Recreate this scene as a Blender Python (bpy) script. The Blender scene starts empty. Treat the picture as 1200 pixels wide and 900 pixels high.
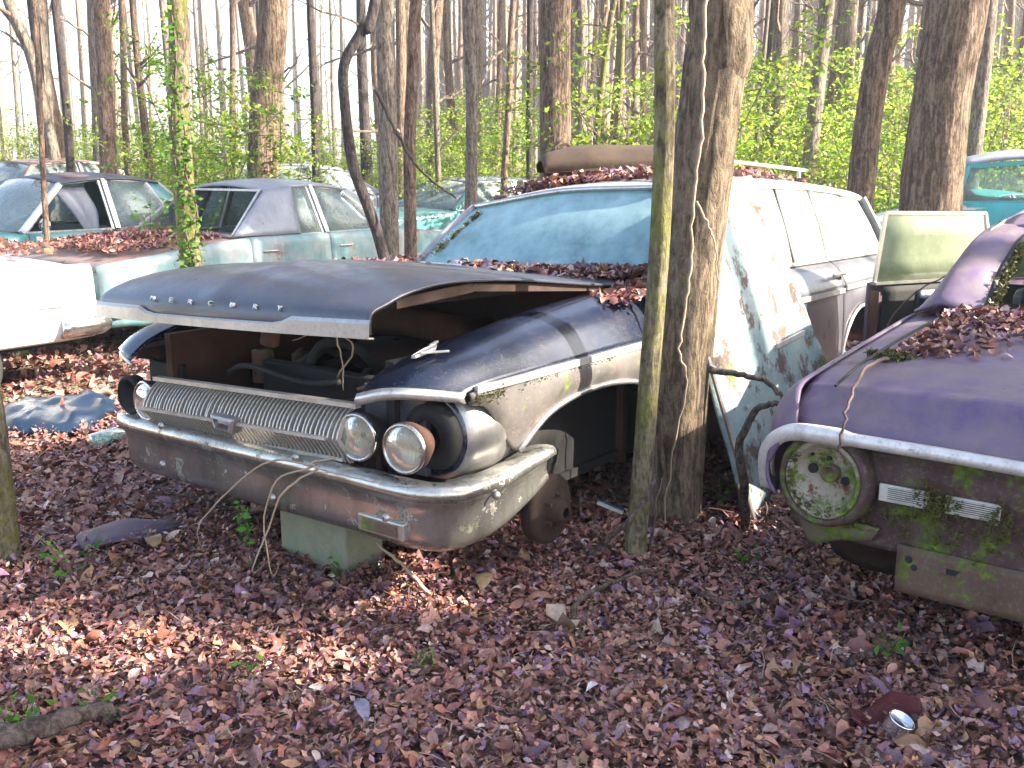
import bpy, math, random
import numpy as np
from mathutils import Vector, Matrix, noise
R_ = math.radians
random.seed(7); rng = np.random.default_rng(7)
scene = bpy.context.scene
COL = scene.collection

# ------------------------------------------------------------ camera, sky, sun, exposure
F_PX, PITCH, EYE = 1170.0, R_(12.19), 1.6
cam = bpy.data.cameras.new('camera'); cam_o = bpy.data.objects.new('camera', cam); COL.objects.link(cam_o)
cam.sensor_width = 36.0; cam.lens = 36.0 * F_PX / 1200.0; cam.clip_start = 0.05; cam.clip_end = 2000
cam_o.location = (0, 0, EYE); cam_o.rotation_euler = (R_(90) - PITCH, 0, 0)
scene.camera = cam_o
SUN_EL, SUN_AZ = R_(31), R_(98)          # azimuth clockwise from +Y
world = bpy.data.worlds.new('World'); scene.world = world; world.use_nodes = True
wn = world.node_tree.nodes; wl = world.node_tree.links
bg = wn['Background']; sky = wn.new('ShaderNodeTexSky'); sky.sky_type = 'NISHITA'; sky.sun_disc = False
sky.sun_elevation = SUN_EL; sky.sun_rotation = SUN_AZ; sky.dust_density = 2.5; sky.air_density = 1.0
wl.new(sky.outputs[0], bg.inputs[0]); bg.inputs[1].default_value = 0.11
sun = bpy.data.lights.new('sun', 'SUN'); sun.energy = 5.0; sun.angle = R_(0.6); sun.color = (1.0, 0.90, 0.74)
sun_o = bpy.data.objects.new('sun', sun); COL.objects.link(sun_o)
TO_SUN = Vector((math.sin(SUN_AZ) * math.cos(SUN_EL), math.cos(SUN_AZ) * math.cos(SUN_EL), math.sin(SUN_EL)))
sun_o.rotation_euler = TO_SUN.to_track_quat('Z', 'Y').to_euler(); sun_o.location = (20, 0, 20)
vs = scene.view_settings
vs.view_transform = 'Standard'; vs.look = 'None'; vs.gamma = 1.0; vs.use_curve_mapping = False
vs.exposure = 2.6
scene.cycles.use_denoising = True
scene.cycles.max_bounces = 8; scene.cycles.transparent_max_bounces = 24

# ------------------------------------------------------------ helpers
def ray(px, py):
    a = (px - 600) / F_PX; b = (450 - py) / F_PX
    c, s = math.cos(PITCH), math.sin(PITCH)
    return Vector((a, c + b * s, -s + b * c))
def at(px, py, Y):
    d = ray(px, py); return Vector((0, 0, EYE)) + d * (Y / d.y)
def ground_at(px, py, z=0.0):
    d = ray(px, py); return Vector((0, 0, EYE)) + d * ((z - EYE) / d.z)
def tag(o, label=None, cat=None, group=None, kind=None):
    if label: o['label'] = label
    if cat: o['category'] = cat
    if group: o['group'] = group
    if kind: o['kind'] = kind
    return o
def empty(name, loc=(0, 0, 0), yaw=0.0, label=None, cat=None, group=None):
    o = bpy.data.objects.new(name, None); COL.objects.link(o)
    o.location = loc; o.rotation_euler = (0, 0, yaw); o.empty_display_size = .2
    return tag(o, label, cat, group)
def link(name, me, mat=None, parent=None, smooth=False, solid=0, bevel=0, sub=0):
    o = bpy.data.objects.new(name, me); COL.objects.link(o)
    if mat is not None and len(me.materials) == 0: me.materials.append(mat)
    if smooth: me.polygons.foreach_set('use_smooth', [True] * len(me.polygons))
    if solid:
        m = o.modifiers.new('thick', 'SOLIDIFY'); m.thickness = solid; m.offset = -1
    if bevel:
        m = o.modifiers.new('bevel', 'BEVEL'); m.width = bevel; m.segments = 2; m.limit_method = 'ANGLE'
    if sub:
        m = o.modifiers.new('sub', 'SUBSURF'); m.levels = m.render_levels = sub
    if parent: o.parent = parent
    return o
class MB:
    def __init__(s): s.v = []; s.f = []
    def add(s, v, f):
        b = len(s.v); s.v += [tuple(p) for p in v]; s.f += [tuple(i + b for i in q) for q in f]; return s
    def box(s, lo, hi):
        x0, y0, z0 = lo; x1, y1, z1 = hi
        return s.add([(x0,y0,z0),(x1,y0,z0),(x1,y1,z0),(x0,y1,z0),(x0,y0,z1),(x1,y0,z1),(x1,y1,z1),(x0,y1,z1)],
                     [(0,3,2,1),(4,5,6,7),(0,1,5,4),(1,2,6,5),(2,3,7,6),(3,0,4,7)])
    def bar(s, p, q, w, d=None, up=(0, 0, 1)):
        p = Vector(p); q = Vector(q); d = d or w; t = (q - p).normalized()
        u = t.cross(Vector(up))
        if u.length < 1e-3: u = t.cross(Vector((1, 0, 0)))
        u.normalize(); n = u.cross(t)
        c = [(-w/2, -d/2), (w/2, -d/2), (w/2, d/2), (-w/2, d/2)]
        v = [p + u*a + n*b for a, b in c] + [q + u*a + n*b for a, b in c]
        return s.add(v, [(3,2,1,0),(4,5,6,7),(0,1,5,4),(1,2,6,5),(2,3,7,6),(3,0,4,7)])
    def tube(s, pts, rad, seg=8, cap=True, fn=None):
        pts = [Vector(p) for p in pts]; n = len(pts)
        if not hasattr(rad, '__len__'): rad = [rad] * n
        up = None; base = len(s.v)
        for i, p in enumerate(pts):
            t = (pts[min(i+1, n-1)] - pts[max(i-1, 0)]).normalized()
            if up is None:
                up = Vector((1, 0, 0)) if abs(t.x) < .9 else Vector((0, 1, 0))
            a = (up - t * up.dot(t)).normalized(); b = t.cross(a); up = a
            for k in range(seg):
                th = 2 * math.pi * k / seg; r = rad[i]
                if fn: r *= fn(i, th, p)
                s.v.append(tuple(p + a * (r * math.cos(th)) + b * (r * math.sin(th))))
        for i in range(n - 1):
            for k in range(seg):
                k2 = (k + 1) % seg; o = base + i * seg
                s.f.append((o + k, o + k2, o + seg + k2, o + seg + k))
        if cap:
            s.f.append(tuple(base + k for k in range(seg - 1, -1, -1)))
            s.f.append(tuple(base + (n - 1) * seg + k for k in range(seg)))
        return s
    def lathe(s, prof, center, axis, seg=24):
        # prof: (along axis, radius)
        c = Vector(center); t = Vector(axis).normalized()
        a = t.cross(Vector((0, 0, 1)) if abs(t.z) < .9 else Vector((1, 0, 0))).normalized(); b = t.cross(a)
        base = len(s.v)
        for (h, r) in prof:
            for k in range(seg):
                th = 2 * math.pi * k / seg
                s.v.append(tuple(c + t * h + (a * math.cos(th) + b * math.sin(th)) * max(r, 1e-4)))
        for i in range(len(prof) - 1):
            for k in range(seg):
                k2 = (k + 1) % seg; o = base + i * seg
                s.f.append((o + k, o + seg + k, o + seg + k2, o + k2))
        return s
    def me(s, name):
        m = bpy.data.meshes.new(name); m.from_pydata(s.v, [], s.f); m.update(); return m
    def build(s, name, mat, parent=None, **k): return link(name, s.me(name), mat, parent, **k)
def cr(pts, n):
    # Catmull-Rom resample of a list of tuples to n points per span
    P = [np.array(p, float) for p in pts]; out = []
    m = len(P)
    for i in range(m - 1):
        p0 = P[i-1] if i > 0 else 2*P[0] - P[1]; p1, p2 = P[i], P[i+1]
        p3 = P[i+2] if i + 2 < m else 2*P[-1] - P[-2]
        for k in range(n):
            t = k / n
            out.append(.5*((2*p1) + (p2-p0)*t + (2*p0-5*p1+4*p2-p3)*t*t + (3*p1-p0-3*p2+p3)*t**3))
    out.append(P[-1]); return out
def patch(grid, n=4, m=4):
    rows = [cr(r, m) for r in grid]; cols = list(zip(*rows))
    full = [cr(c, n) for c in cols]            # full[col][row]
    nc, nr = len(full), len(full[0])
    v = [tuple(full[c][r]) for r in range(nr) for c in range(nc)]
    f = [(r*nc+c, r*nc+c+1, (r+1)*nc+c+1, (r+1)*nc+c) for r in range(nr-1) for c in range(nc-1)]
    return v, f
def sheet(name, grid, mat, parent=None, n=4, m=4, solid=.012, dent=0, dsc=3.0):
    v, f = patch(grid, n, m)
    if dent:
        v = [tuple(Vector(p) + Vector((noise.noise(Vector(p)*dsc), noise.noise(Vector(p)*dsc + Vector((7,3,1))), noise.noise(Vector(p)*dsc + Vector((1,9,4)))))*dent) for p in v]
    return MB().add(v, f).build(name, mat, parent, smooth=True, solid=solid)
def fnoise(x, y, s=1.0, o=3): return noise.fractal(Vector((x*s, y*s, 3.7)), 1.0, 2.0, o)
def gz(x, y):
    z = 0.02 * min(max(y - 9.0, 0), 25) + .035 * noise.noise(Vector((x*.5, y*.5, 0))) * min(1, max(0, (abs(x)+abs(y))/4))
    return z

# ------------------------------------------------------------ materials
def mat_new(name):
    m = bpy.data.materials.new(name); m.use_nodes = True
    return m, m.node_tree.nodes, m.node_tree.links, m.node_tree.nodes['Principled BSDF']
def N(nodes, t, **kw):
    n = nodes.new('ShaderNode' + t)
    for k, v in kw.items():
        if k.startswith('_'): n.inputs[k[1:]].default_value = v
        else: setattr(n, k, v)
    return n
def ramp(nodes, stops):
    r = nodes.new('ShaderNodeValToRGB'); e = r.color_ramp.elements
    while len(e) < len(stops): e.new(.5)
    for i, (p, c) in enumerate(stops):
        e[i].position = p; e[i].color = c if len(c) == 4 else (*c, 1)
    return r
def mixc(nodes, links, fac, a, b):
    m = nodes.new('ShaderNodeMix'); m.data_type = 'RGBA'
    for sock, val in ((0, fac), (6, a), (7, b)):
        if hasattr(val, 'is_linked') or hasattr(val, 'links'): links.new(val, m.inputs[sock])
        elif sock == 0: m.inputs[0].default_value = val
        else: m.inputs[sock].default_value = (*val, 1) if len(val) == 3 else val
    return m.outputs[2]
def mth(nodes, links, op, a, b=0.0):
    m = nodes.new('ShaderNodeMath'); m.operation = op; m.use_clamp = op in ('MULTIPLY', 'ADD')
    for i, val in enumerate((a, b)):
        if hasattr(val, 'links'): links.new(val, m.inputs[i])
        else: m.inputs[i].default_value = val
    return m.outputs[0]
def objc(n, l, scale=(1, 1, 1)):
    tc = n.new('ShaderNodeTexCoord'); mp = n.new('ShaderNodeMapping'); mp.inputs['Scale'].default_value = scale
    l.new(tc.outputs['Object'], mp.inputs[0]); return mp.outputs[0]
def noise_fac(n, l, vec, scale, detail=6, rough=.6, lo=.4, hi=.6):
    t = N(n, 'TexNoise', _Scale=scale, _Detail=detail, _Roughness=rough); l.new(vec, t.inputs['Vector'])
    r = ramp(n, [(lo, (0,0,0)), (hi, (1,1,1))]); l.new(t.outputs['Fac'], r.inputs[0]); return r.outputs[0]
def bump(n, l, h, strength, dist, bsdf, prev=None):
    b = N(n, 'Bump', _Strength=strength, _Distance=dist); l.new(h, b.inputs['Height'])
    if prev is not None: l.new(prev, b.inputs['Normal'])
    l.new(b.outputs[0], bsdf.inputs['Normal']); return b.outputs[0]
RUST = (.115, .042, .02); MOSS = (.095, .14, .018)
def paint(name, c1, c2=None, rough=.4, rust=.5, moss=.0, dust=.35, metal=0.0, rsc=2.2, rustc=RUST, coat=0.0, dustc=(.30,.25,.2), msc=6.0, grime=.45):
    """weathered car paint: rust = share of rust (0..1), moss, dust film on faces that look up"""
    m, n, l, b = mat_new(name); v = objc(n, l)
    c2 = c2 or tuple(x * .72 for x in c1)
    f = noise_fac(n, l, v, 3.1, 5, .65, .35, .68)
    col = mixc(n, l, f, c1, c2)
    geo = n.new('ShaderNodeNewGeometry'); sep = n.new('ShaderNodeSeparateXYZ'); l.new(geo.outputs['True Normal'], sep.inputs[0])
    upf = ramp(n, [(.25, (0,0,0)), (.9, (1,1,1))]); l.new(sep.outputs[2], upf.inputs[0])
    df = mth(n, l, 'MULTIPLY', noise_fac(n, l, v, 9, 8, .75, .38, .72), mth(n, l, 'MULTIPLY', upf.outputs[0], dust))
    col = mixc(n, l, df, col, dustc)
    fs = noise_fac(n, l, v, 75, 5, .7, .53, .68)
    col = mixc(n, l, mth(n, l, 'MULTIPLY', fs, .5), col, tuple(min(1, x*.5+.03) for x in dustc))
    vs_ = objc(n, l, (1, 1, .18)); st = noise_fac(n, l, vs_, 14, 6, .7, .48, .75)
    col = mixc(n, l, mth(n, l, 'MULTIPLY', st, grime), col, tuple(x*.45 for x in dustc))
    rf = noise_fac(n, l, v, rsc, 12, .74, .675 - .27*rust, .735 - .27*rust)
    rn = N(n, 'TexNoise', _Scale=22.0, _Detail=6.0); l.new(v, rn.inputs['Vector'])
    rc = ramp(n, [(.3, tuple(x*.55 for x in rustc)), (.6, rustc), (.8, (rustc[0]*1.9, rustc[1]*1.9, rustc[2]*1.7))]); l.new(rn.outputs['Fac'], rc.inputs[0])
    col = mixc(n, l, rf, col, rc.outputs[0])
    rr = mixc(n, l, mth(n, l, 'ADD', rf, df), (rough,)*3, (.9,)*3)
    if moss > 0:
        mf = noise_fac(n, l, v, msc, 10, .76, .675 - .27*moss, .75 - .27*moss)
        mn = N(n, 'TexNoise', _Scale=45.0, _Detail=4.0); l.new(v, mn.inputs['Vector'])
        mc = ramp(n, [(.3, tuple(x*.45 for x in MOSS)), (.7, (MOSS[0]*1.5, MOSS[1]*1.5, MOSS[2]*1.2))]); l.new(mn.outputs['Fac'], mc.inputs[0])
        col = mixc(n, l, mf, col, mc.outputs[0]); rr = mixc(n, l, mf, rr, (1,1,1))
    l.new(col, b.inputs['Base Color']); l.new(rr, b.inputs['Roughness'])
    mt = mixc(n, l, mth(n, l, 'ADD', rf, df), (metal,)*3, (0,)*3); l.new(mt, b.inputs['Metallic'])
    b.inputs['Coat Weight'].default_value = coat; b.inputs['Coat Roughness'].default_value = .2
    h = N(n, 'TexNoise', _Scale=40.0, _Detail=8.0, _Roughness=.7); l.new(v, h.inputs['Vector'])
    hh = mth(n, l, 'MULTIPLY', h.outputs['Fac'], mth(n, l, 'ADD', rf, .15))
    bump(n, l, hh, .45, .01, b); return m
def plain(name, c, rough=.8, metal=0.0, var=.35, sc=8.0, bmp=.3):
    m, n, l, b = mat_new(name); v = objc(n, l)
    f = noise_fac(n, l, v, sc, 8, .7, .3, .7)
    l.new(mixc(n, l, f, c, tuple(x*(1-var) for x in c)), b.inputs['Base Color'])
    b.inputs['Roughness'].default_value = rough; b.inputs['Metallic'].default_value = metal
    t = N(n, 'TexNoise', _Scale=sc*6, _Detail=6.0); l.new(v, t.inputs['Vector']); bump(n, l, t.outputs['Fac'], bmp, .01, b)
    return m
def glass(name, tint=(.55, .8, .85), dust=.35, dustc=(.5, .56, .55), rough=.06, sc=5.0, ior=1.5, pr=(.25,.8)):
    """old dirty window glass: see-through, glossy and partly covered with a dust film, on the wagon windshield also painted sky dapples"""
    m, n, l, b = mat_new(name); n.remove(b); out = n['Material Output']; v = objc(n, l)
    tr = N(n, 'BsdfTransparent'); tr.inputs[0].default_value = (*tint, 1)
    gl = N(n, 'BsdfGlossy'); gl.inputs['Roughness'].default_value = rough
    fr = N(n, 'Fresnel', _IOR=ior); mx = n.new('ShaderNodeMixShader'); l.new(fr.outputs[0], mx.inputs[0]); l.new(tr.outputs[0], mx.inputs[1]); l.new(gl.outputs[0], mx.inputs[2])
    di = N(n, 'BsdfDiffuse'); di.inputs[0].default_value = (*dustc, 1); tl = N(n, 'BsdfTranslucent'); tl.inputs[0].default_value = (*dustc, 1)
    md = n.new('ShaderNodeMixShader'); md.inputs[0].default_value = .35; l.new(di.outputs[0], md.inputs[1]); l.new(tl.outputs[0], md.inputs[2])
    f = noise_fac(n, l, v, sc, 8, .7, *pr)
    ff = mth(n, l, 'ADD', mth(n, l, 'MULTIPLY', f, dust), dust*.4)
    mm = n.new('ShaderNodeMixShader'); l.new(ff, mm.inputs[0]); l.new(mx.outputs[0], mm.inputs[1]); l.new(md.outputs[0], mm.inputs[2])
    l.new(mm.outputs[0], out.inputs[0]); return m
def bark(name, c1, c2, moss=.3, zs=.16, sc=26.0, strength=.9, mossc=MOSS):
    m, n, l, b = mat_new(name)
    tc = n.new('ShaderNodeTexCoord'); ob = tc.outputs['Object']
    def st(z):
        mp = n.new('ShaderNodeMapping'); mp.inputs['Scale'].default_value = (1, 1, z); l.new(ob, mp.inputs[0]); return mp.outputs[0]
    rid = N(n, 'TexNoise', _Scale=sc, _Detail=8.0, _Roughness=.62, _Distortion=.9); l.new(st(zs), rid.inputs['Vector'])
    blk = N(n, 'TexNoise', _Scale=sc*1.6, _Detail=6.0, _Roughness=.7, _Distortion=.5); l.new(st(.55), blk.inputs['Vector'])
    fin = N(n, 'TexNoise', _Scale=sc*6, _Detail=4.0, _Roughness=.7); l.new(ob, fin.inputs['Vector'])
    h = mth(n, l, 'ADD', mth(n, l, 'MULTIPLY', rid.outputs['Fac'], .62), mth(n, l, 'MULTIPLY', blk.outputs['Fac'], .38))
    r = ramp(n, [(.41, tuple(x*.4 for x in c2)), (.47, c2), (.525, tuple((p+q)/2 for p, q in zip(c1, c2))), (.58, c1)]); l.new(h, r.inputs[0]); col = r.outputs[0]
    pale = noise_fac(n, l, ob, 4.0, 8, .75, .50, .70)
    col = mixc(n, l, mth(n, l, 'MULTIPLY', pale, .28), col, (.34, .26, .18))
    col = mixc(n, l, mth(n, l, 'MULTIPLY', fin.outputs['Fac'], .35), col, tuple(x*.5 for x in c2))
    if moss > 0:
        mf = noise_fac(n, l, ob, 3.0, 10, .8, .69 - .30*moss, .79 - .28*moss)
        col = mixc(n, l, mth(n, l, 'MULTIPLY', mf, .8), col, mossc)
    l.new(col, b.inputs['Base Color']); b.inputs['Roughness'].default_value = .95
    hh = mth(n, l, 'ADD', mth(n, l, 'MULTIPLY', h, .85), mth(n, l, 'MULTIPLY', fin.outputs['Fac'], .15))
    bump(n, l, hh, strength, .10, b); return m
def leafmat(name, trans=.0, sat=1.0, rough=.5):
    m, n, l, b = mat_new(name); a = n.new('ShaderNodeAttribute'); a.attribute_name = 'Col'; v = objc(n, l)
    f = noise_fac(n, l, v, 90, 5, .7, .3, .7); c = mixc(n, l, mth(n, l, 'MULTIPLY', f, .55), a.outputs['Color'], (.035, .02, .016) if not trans else (.05, .09, .01))
    l.new(c, b.inputs['Base Color']); b.inputs['Roughness'].default_value = rough
    b.inputs['Specular IOR Level'].default_value = .45
    if trans:
        t = n.new('ShaderNodeBsdfTranslucent'); l.new(a.outputs['Color'], t.inputs[0]); mx = n.new('ShaderNodeMixShader'); mx.inputs[0].default_value = trans
        l.new(b.outputs[0], mx.inputs[1]); l.new(t.outputs[0], mx.inputs[2]); l.new(mx.outputs[0], n['Material Output'].inputs[0])
    return m
M = {}
M['blue'] = paint('dark_blue_paint', (.003, .009, .030), (.007, .012, .028), rough=.22, rust=.16, moss=.0, dust=.10, coat=.6, dustc=(.10,.075,.055), rsc=1.5, rustc=(.20,.13,.09), grime=.25)
M['sidetan'] = paint('bleached_tan_side', (.115, .10, .09), (.06, .058, .06), rough=.45, rust=.38, moss=.34, dust=.3, rsc=5, rustc=(.16,.10,.07))
M['blue_dull'] = paint('dull_blue_grey_paint', (.020, .028, .055), (.035, .038, .055), rough=.33, rust=.2, dust=.4, coat=.3, dustc=(.11,.08,.06), rsc=4)
M['roofpaint'] = paint('bleached_roof_paint', (.36, .36, .38), (.20, .21, .24), rough=.45, rust=.2, dust=.4)
M['sidepaint'] = paint('grey_side_paint', (.075, .078, .10), (.04, .042, .06), rough=.3, rust=.24, moss=.22, dust=.2, coat=.3)
M['silver'] = paint('tarnished_silver', (.45, .44, .43), (.3, .29, .28), rough=.35, rust=.22, dust=.3, metal=.75)
M['chrome'] = paint('pitted_chrome', (.62, .61, .60), (.45, .43, .41), rough=.17, rust=.2, dust=.5, metal=.95, rsc=5, dustc=(.2,.17,.13))
M['bumper'] = paint('dirty_bumper_chrome', (.50, .50, .48), (.34, .33, .29), rough=.2, rust=.3, moss=.34, dust=.8, metal=.85, rsc=8, dustc=(.20,.18,.14), msc=4.5, grime=.6, rustc=(.15,.125,.09))
M['trim'] = paint('dull_bright_trim', (.75, .74, .72), (.55, .54, .52), rough=.3, rust=.12, dust=.4, metal=.6)
M['slat'] = paint('aluminium_slat', (.60, .57, .52), (.42, .38, .33), rough=.42, rust=.25, dust=.5, metal=.55, rsc=6)
M['rust'] = plain('brown_rust', (.085, .04, .024), .9, 0, .5, 9)
M['rust_dark'] = plain('dark_rust', (.04, .02, .013), .9, 0, .5, 7)
M['primer'] = plain('red_primer_panel', (.075, .032, .02), .85, 0, .45, 5)
M['black'] = plain('flat_black', (.012, .011, .011), .8, 0, .4, 6)  # even near-black for dark parts, also for the dark inside holes
M['rubber'] = plain('old_rubber', (.02, .02, .02), .8, 0, .3, 12)
M['seat'] = plain('faded_seat_vinyl', (.13, .12, .11), .6, 0, .4, 6)
M['seat_lit'] = plain('lit_seat_vinyl', (.45, .45, .42), .6, 0, .3, 6)  # pale colour stands in for sunlight on the wagon seat backs
M['glass_w'] = glass('wagon_windshield_glass', (.50, .80, .90), .66, (.48, .68, .71), .02, 3.0, 1.6, (.36,.72))  # teal film and pale patches also paint reflected sky dapples
M['glass'] = glass('dusty_window_glass', (.7, .85, .85), .35, (.55, .6, .58))
M['glass_pale'] = glass('milky_window_glass', (.8, .9, .85), .75, (.68, .72, .66))
M['glass_green'] = glass('greenish_door_glass', (.62, .74, .58), .62, (.42, .46, .33), .15, 4)
M['lens'] = glass('headlight_lens', (.9, .88, .8), .50, (.55, .52, .42), .05, 12)
M['reflector'] = plain('headlight_reflector', (.75, .73, .68), .2, .9, .2, 12, .1)
M['panel'] = paint('pale_green_panel', (.30, .38, .38), (.14, .25, .28), rough=.5, rust=.55, moss=.34, dust=.2, rsc=5.5, rustc=(.10,.065,.05), msc=3)
M['purple'] = paint('faded_purple_paint', (.075, .04, .13), (.155, .11, .135), rough=.48, rust=.28, dust=1.0, coat=.0, dustc=(.165,.13,.125), rustc=(.16,.09,.09), rsc=3.5)
M['purple_rear'] = paint('rusted_rear_panel', (.065, .026, .028), (.035, .018, .016), rough=.7, rust=.45, moss=.66, dust=.2, rsc=3, msc=5)
M['mossmetal'] = paint('mossy_tan_metal', (.15, .125, .085), (.08, .06, .04), rough=.8, rust=.4, moss=.75, dust=.2, rsc=6, msc=9)
M['tanmetal'] = paint('tan_valance_metal', (.11, .062, .04), (.065, .036, .025), rough=.8, rust=.5, moss=.62, dust=.2, rsc=4, msc=5)
M['whiteplate'] = paint('dirty_white_plate', (.58, .56, .52), (.40, .37, .32), rough=.5, rust=.25, moss=.45, dust=.3, msc=9)
M['whitetrim'] = paint('off_white_trim', (.72, .70, .68), (.55, .52, .50), rough=.4, rust=.2, dust=.4, metal=.3)
M['white'] = paint('white_car_paint', (.78, .79, .80), (.62, .64, .66), rough=.4, rust=.12, dust=.3)
M['teal'] = paint('teal_car_paint', (.035, .20, .22), (.06, .26, .27), rough=.35, rust=.2, dust=.4, coat=.3)
M['teal_roof'] = paint('dark_slate_roof', (.025, .03, .06), (.06, .06, .085), rough=.4, rust=.25, dust=.3)
M['tealwhite'] = paint('white_and_rust_paint', (.34, .37, .38), (.05, .26, .29), rough=.4, rust=.45, dust=.3, rsc=1.2, rustc=(.30,.16,.10))
M['palegrey'] = paint('pale_grey_paint', (.30, .32, .37), (.18, .20, .26), rough=.35, rust=.25, dust=.3)
M['pink'] = paint('pinkish_brown_paint', (.28, .18, .15), (.18, .10, .085), rough=.5, rust=.35, dust=.5)
M['turq'] = paint('bright_turquoise_paint', (.03, .36, .40), (.05, .45, .47), rough=.4, rust=.2, dust=.3)
M['concrete'] = plain('mossy_concrete', (.24, .25, .17), .95, 0, .35, 7, .6)
M['tarp'] = plain('blue_tarp', (.006, .018, .042), .4, 0, .3, 5)
M['dirt'] = plain('dirt', (.10, .062, .05), 1, 0, .5, 3)
M['stick'] = bark('weathered_stick', (.22, .17, .14), (.09, .06, .05), .1, .4, 30)
M['paletwig'] = plain('pale_dry_vine', (.36, .27, .19), .85, 0, .3, 10)
M['darktwig'] = plain('dark_twig', (.11, .065, .06), .85, 0, .4, 14)
M['bark_big'] = bark('ridged_brown_bark', (.38, .265, .185), (.12, .078, .052), .3, .14, 30, 1.0)
M['bark_twin'] = bark('smooth_tan_mossy_bark', (.33, .245, .16), (.14, .10, .065), .42, .2, 28, .9, (.16, .15, .02))
M['bowl'] = paint('mossy_lamp_bowl', (.36, .31, .25), (.20, .16, .12), rough=.7, rust=.5, moss=.66, dust=.2, rsc=9, msc=8)
M['bark_grey'] = bark('grey_bark', (.40, .33, .26), (.18, .14, .11), .2, .2, 30)
M['bark_moss'] = bark('mossy_bark', (.30, .25, .16), (.12, .09, .06), .75, .3, 34, .7, (.15, .16, .02))
M['bark_red'] = bark('reddish_scaly_bark', (.38, .26, .19), (.16, .10, .07), .0, .25, 30)
M['bark_dark'] = bark('dark_bark', (.12, .09, .085), (.045, .034, .034), .0, .3, 22)
M['leaf'] = leafmat('dry_leaf'); M['green'] = leafmat('green_leaf', .62, rough=.5)
M['twigs'] = bark('thin_branches', (.36, .28, .22), (.18, .13, .10), 0, .3, 20)
# ------------------------------------------------------------ ground
def axis(lo, hi, step, far):
    a = list(np.arange(lo, hi, step)); s = step; x = hi
    while x < far: a.append(x); s *= 1.35; x += s
    a.append(far); s = step; x = lo - step; b = []
    while x > -far: b.append(x); s *= 1.35; x -= s
    b.append(-far); return b[::-1] + a
def build_ground():
    xs = axis(-9, 9, .12, 300); ys = axis(-1, 16, .12, 300)
    v = [(x, y, gz(x, y) + .02 * fnoise(x, y, 3.5) * (1 if abs(x) < 12 and y < 20 else 0)) for y in ys for x in xs]
    nx = len(xs); f = [(j*nx+i, j*nx+i+1, (j+1)*nx+i+1, (j+1)*nx+i) for j in range(len(ys)-1) for i in range(nx-1)]
    m, n, l, b = mat_new('leafy_forest_floor'); vv = objc(n, l)
    vo = N(n, 'TexVoronoi', _Scale=42.0, _Randomness=1.0); l.new(vv, vo.inputs['Vector'])
    hs = n.new('ShaderNodeSeparateColor'); l.new(vo.outputs['Color'], hs.inputs[0])
    r = ramp(n, [(0, (.05,.026,.022)), (.35, (.12,.06,.05)), (.65, (.18,.10,.08)), (1, (.28,.18,.15))]); l.new(hs.outputs[0], r.inputs[0])
    f2 = noise_fac(n, l, vv, .35, 5, .6, .45, .65)
    g = mixc(n, l, mth(n, l, 'MULTIPLY', f2, .35), r.outputs[0], (.10, .13, .035))
    l.new(g, b.inputs['Base Color']); b.inputs['Roughness'].default_value = 1
    bump(n, l, vo.outputs['Distance'], .8, .05, b)
    o = MB().add(v, f).build('ground', m, smooth=True); tag(o, 'forest floor under the leaves', kind='structure')
build_ground()
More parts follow.
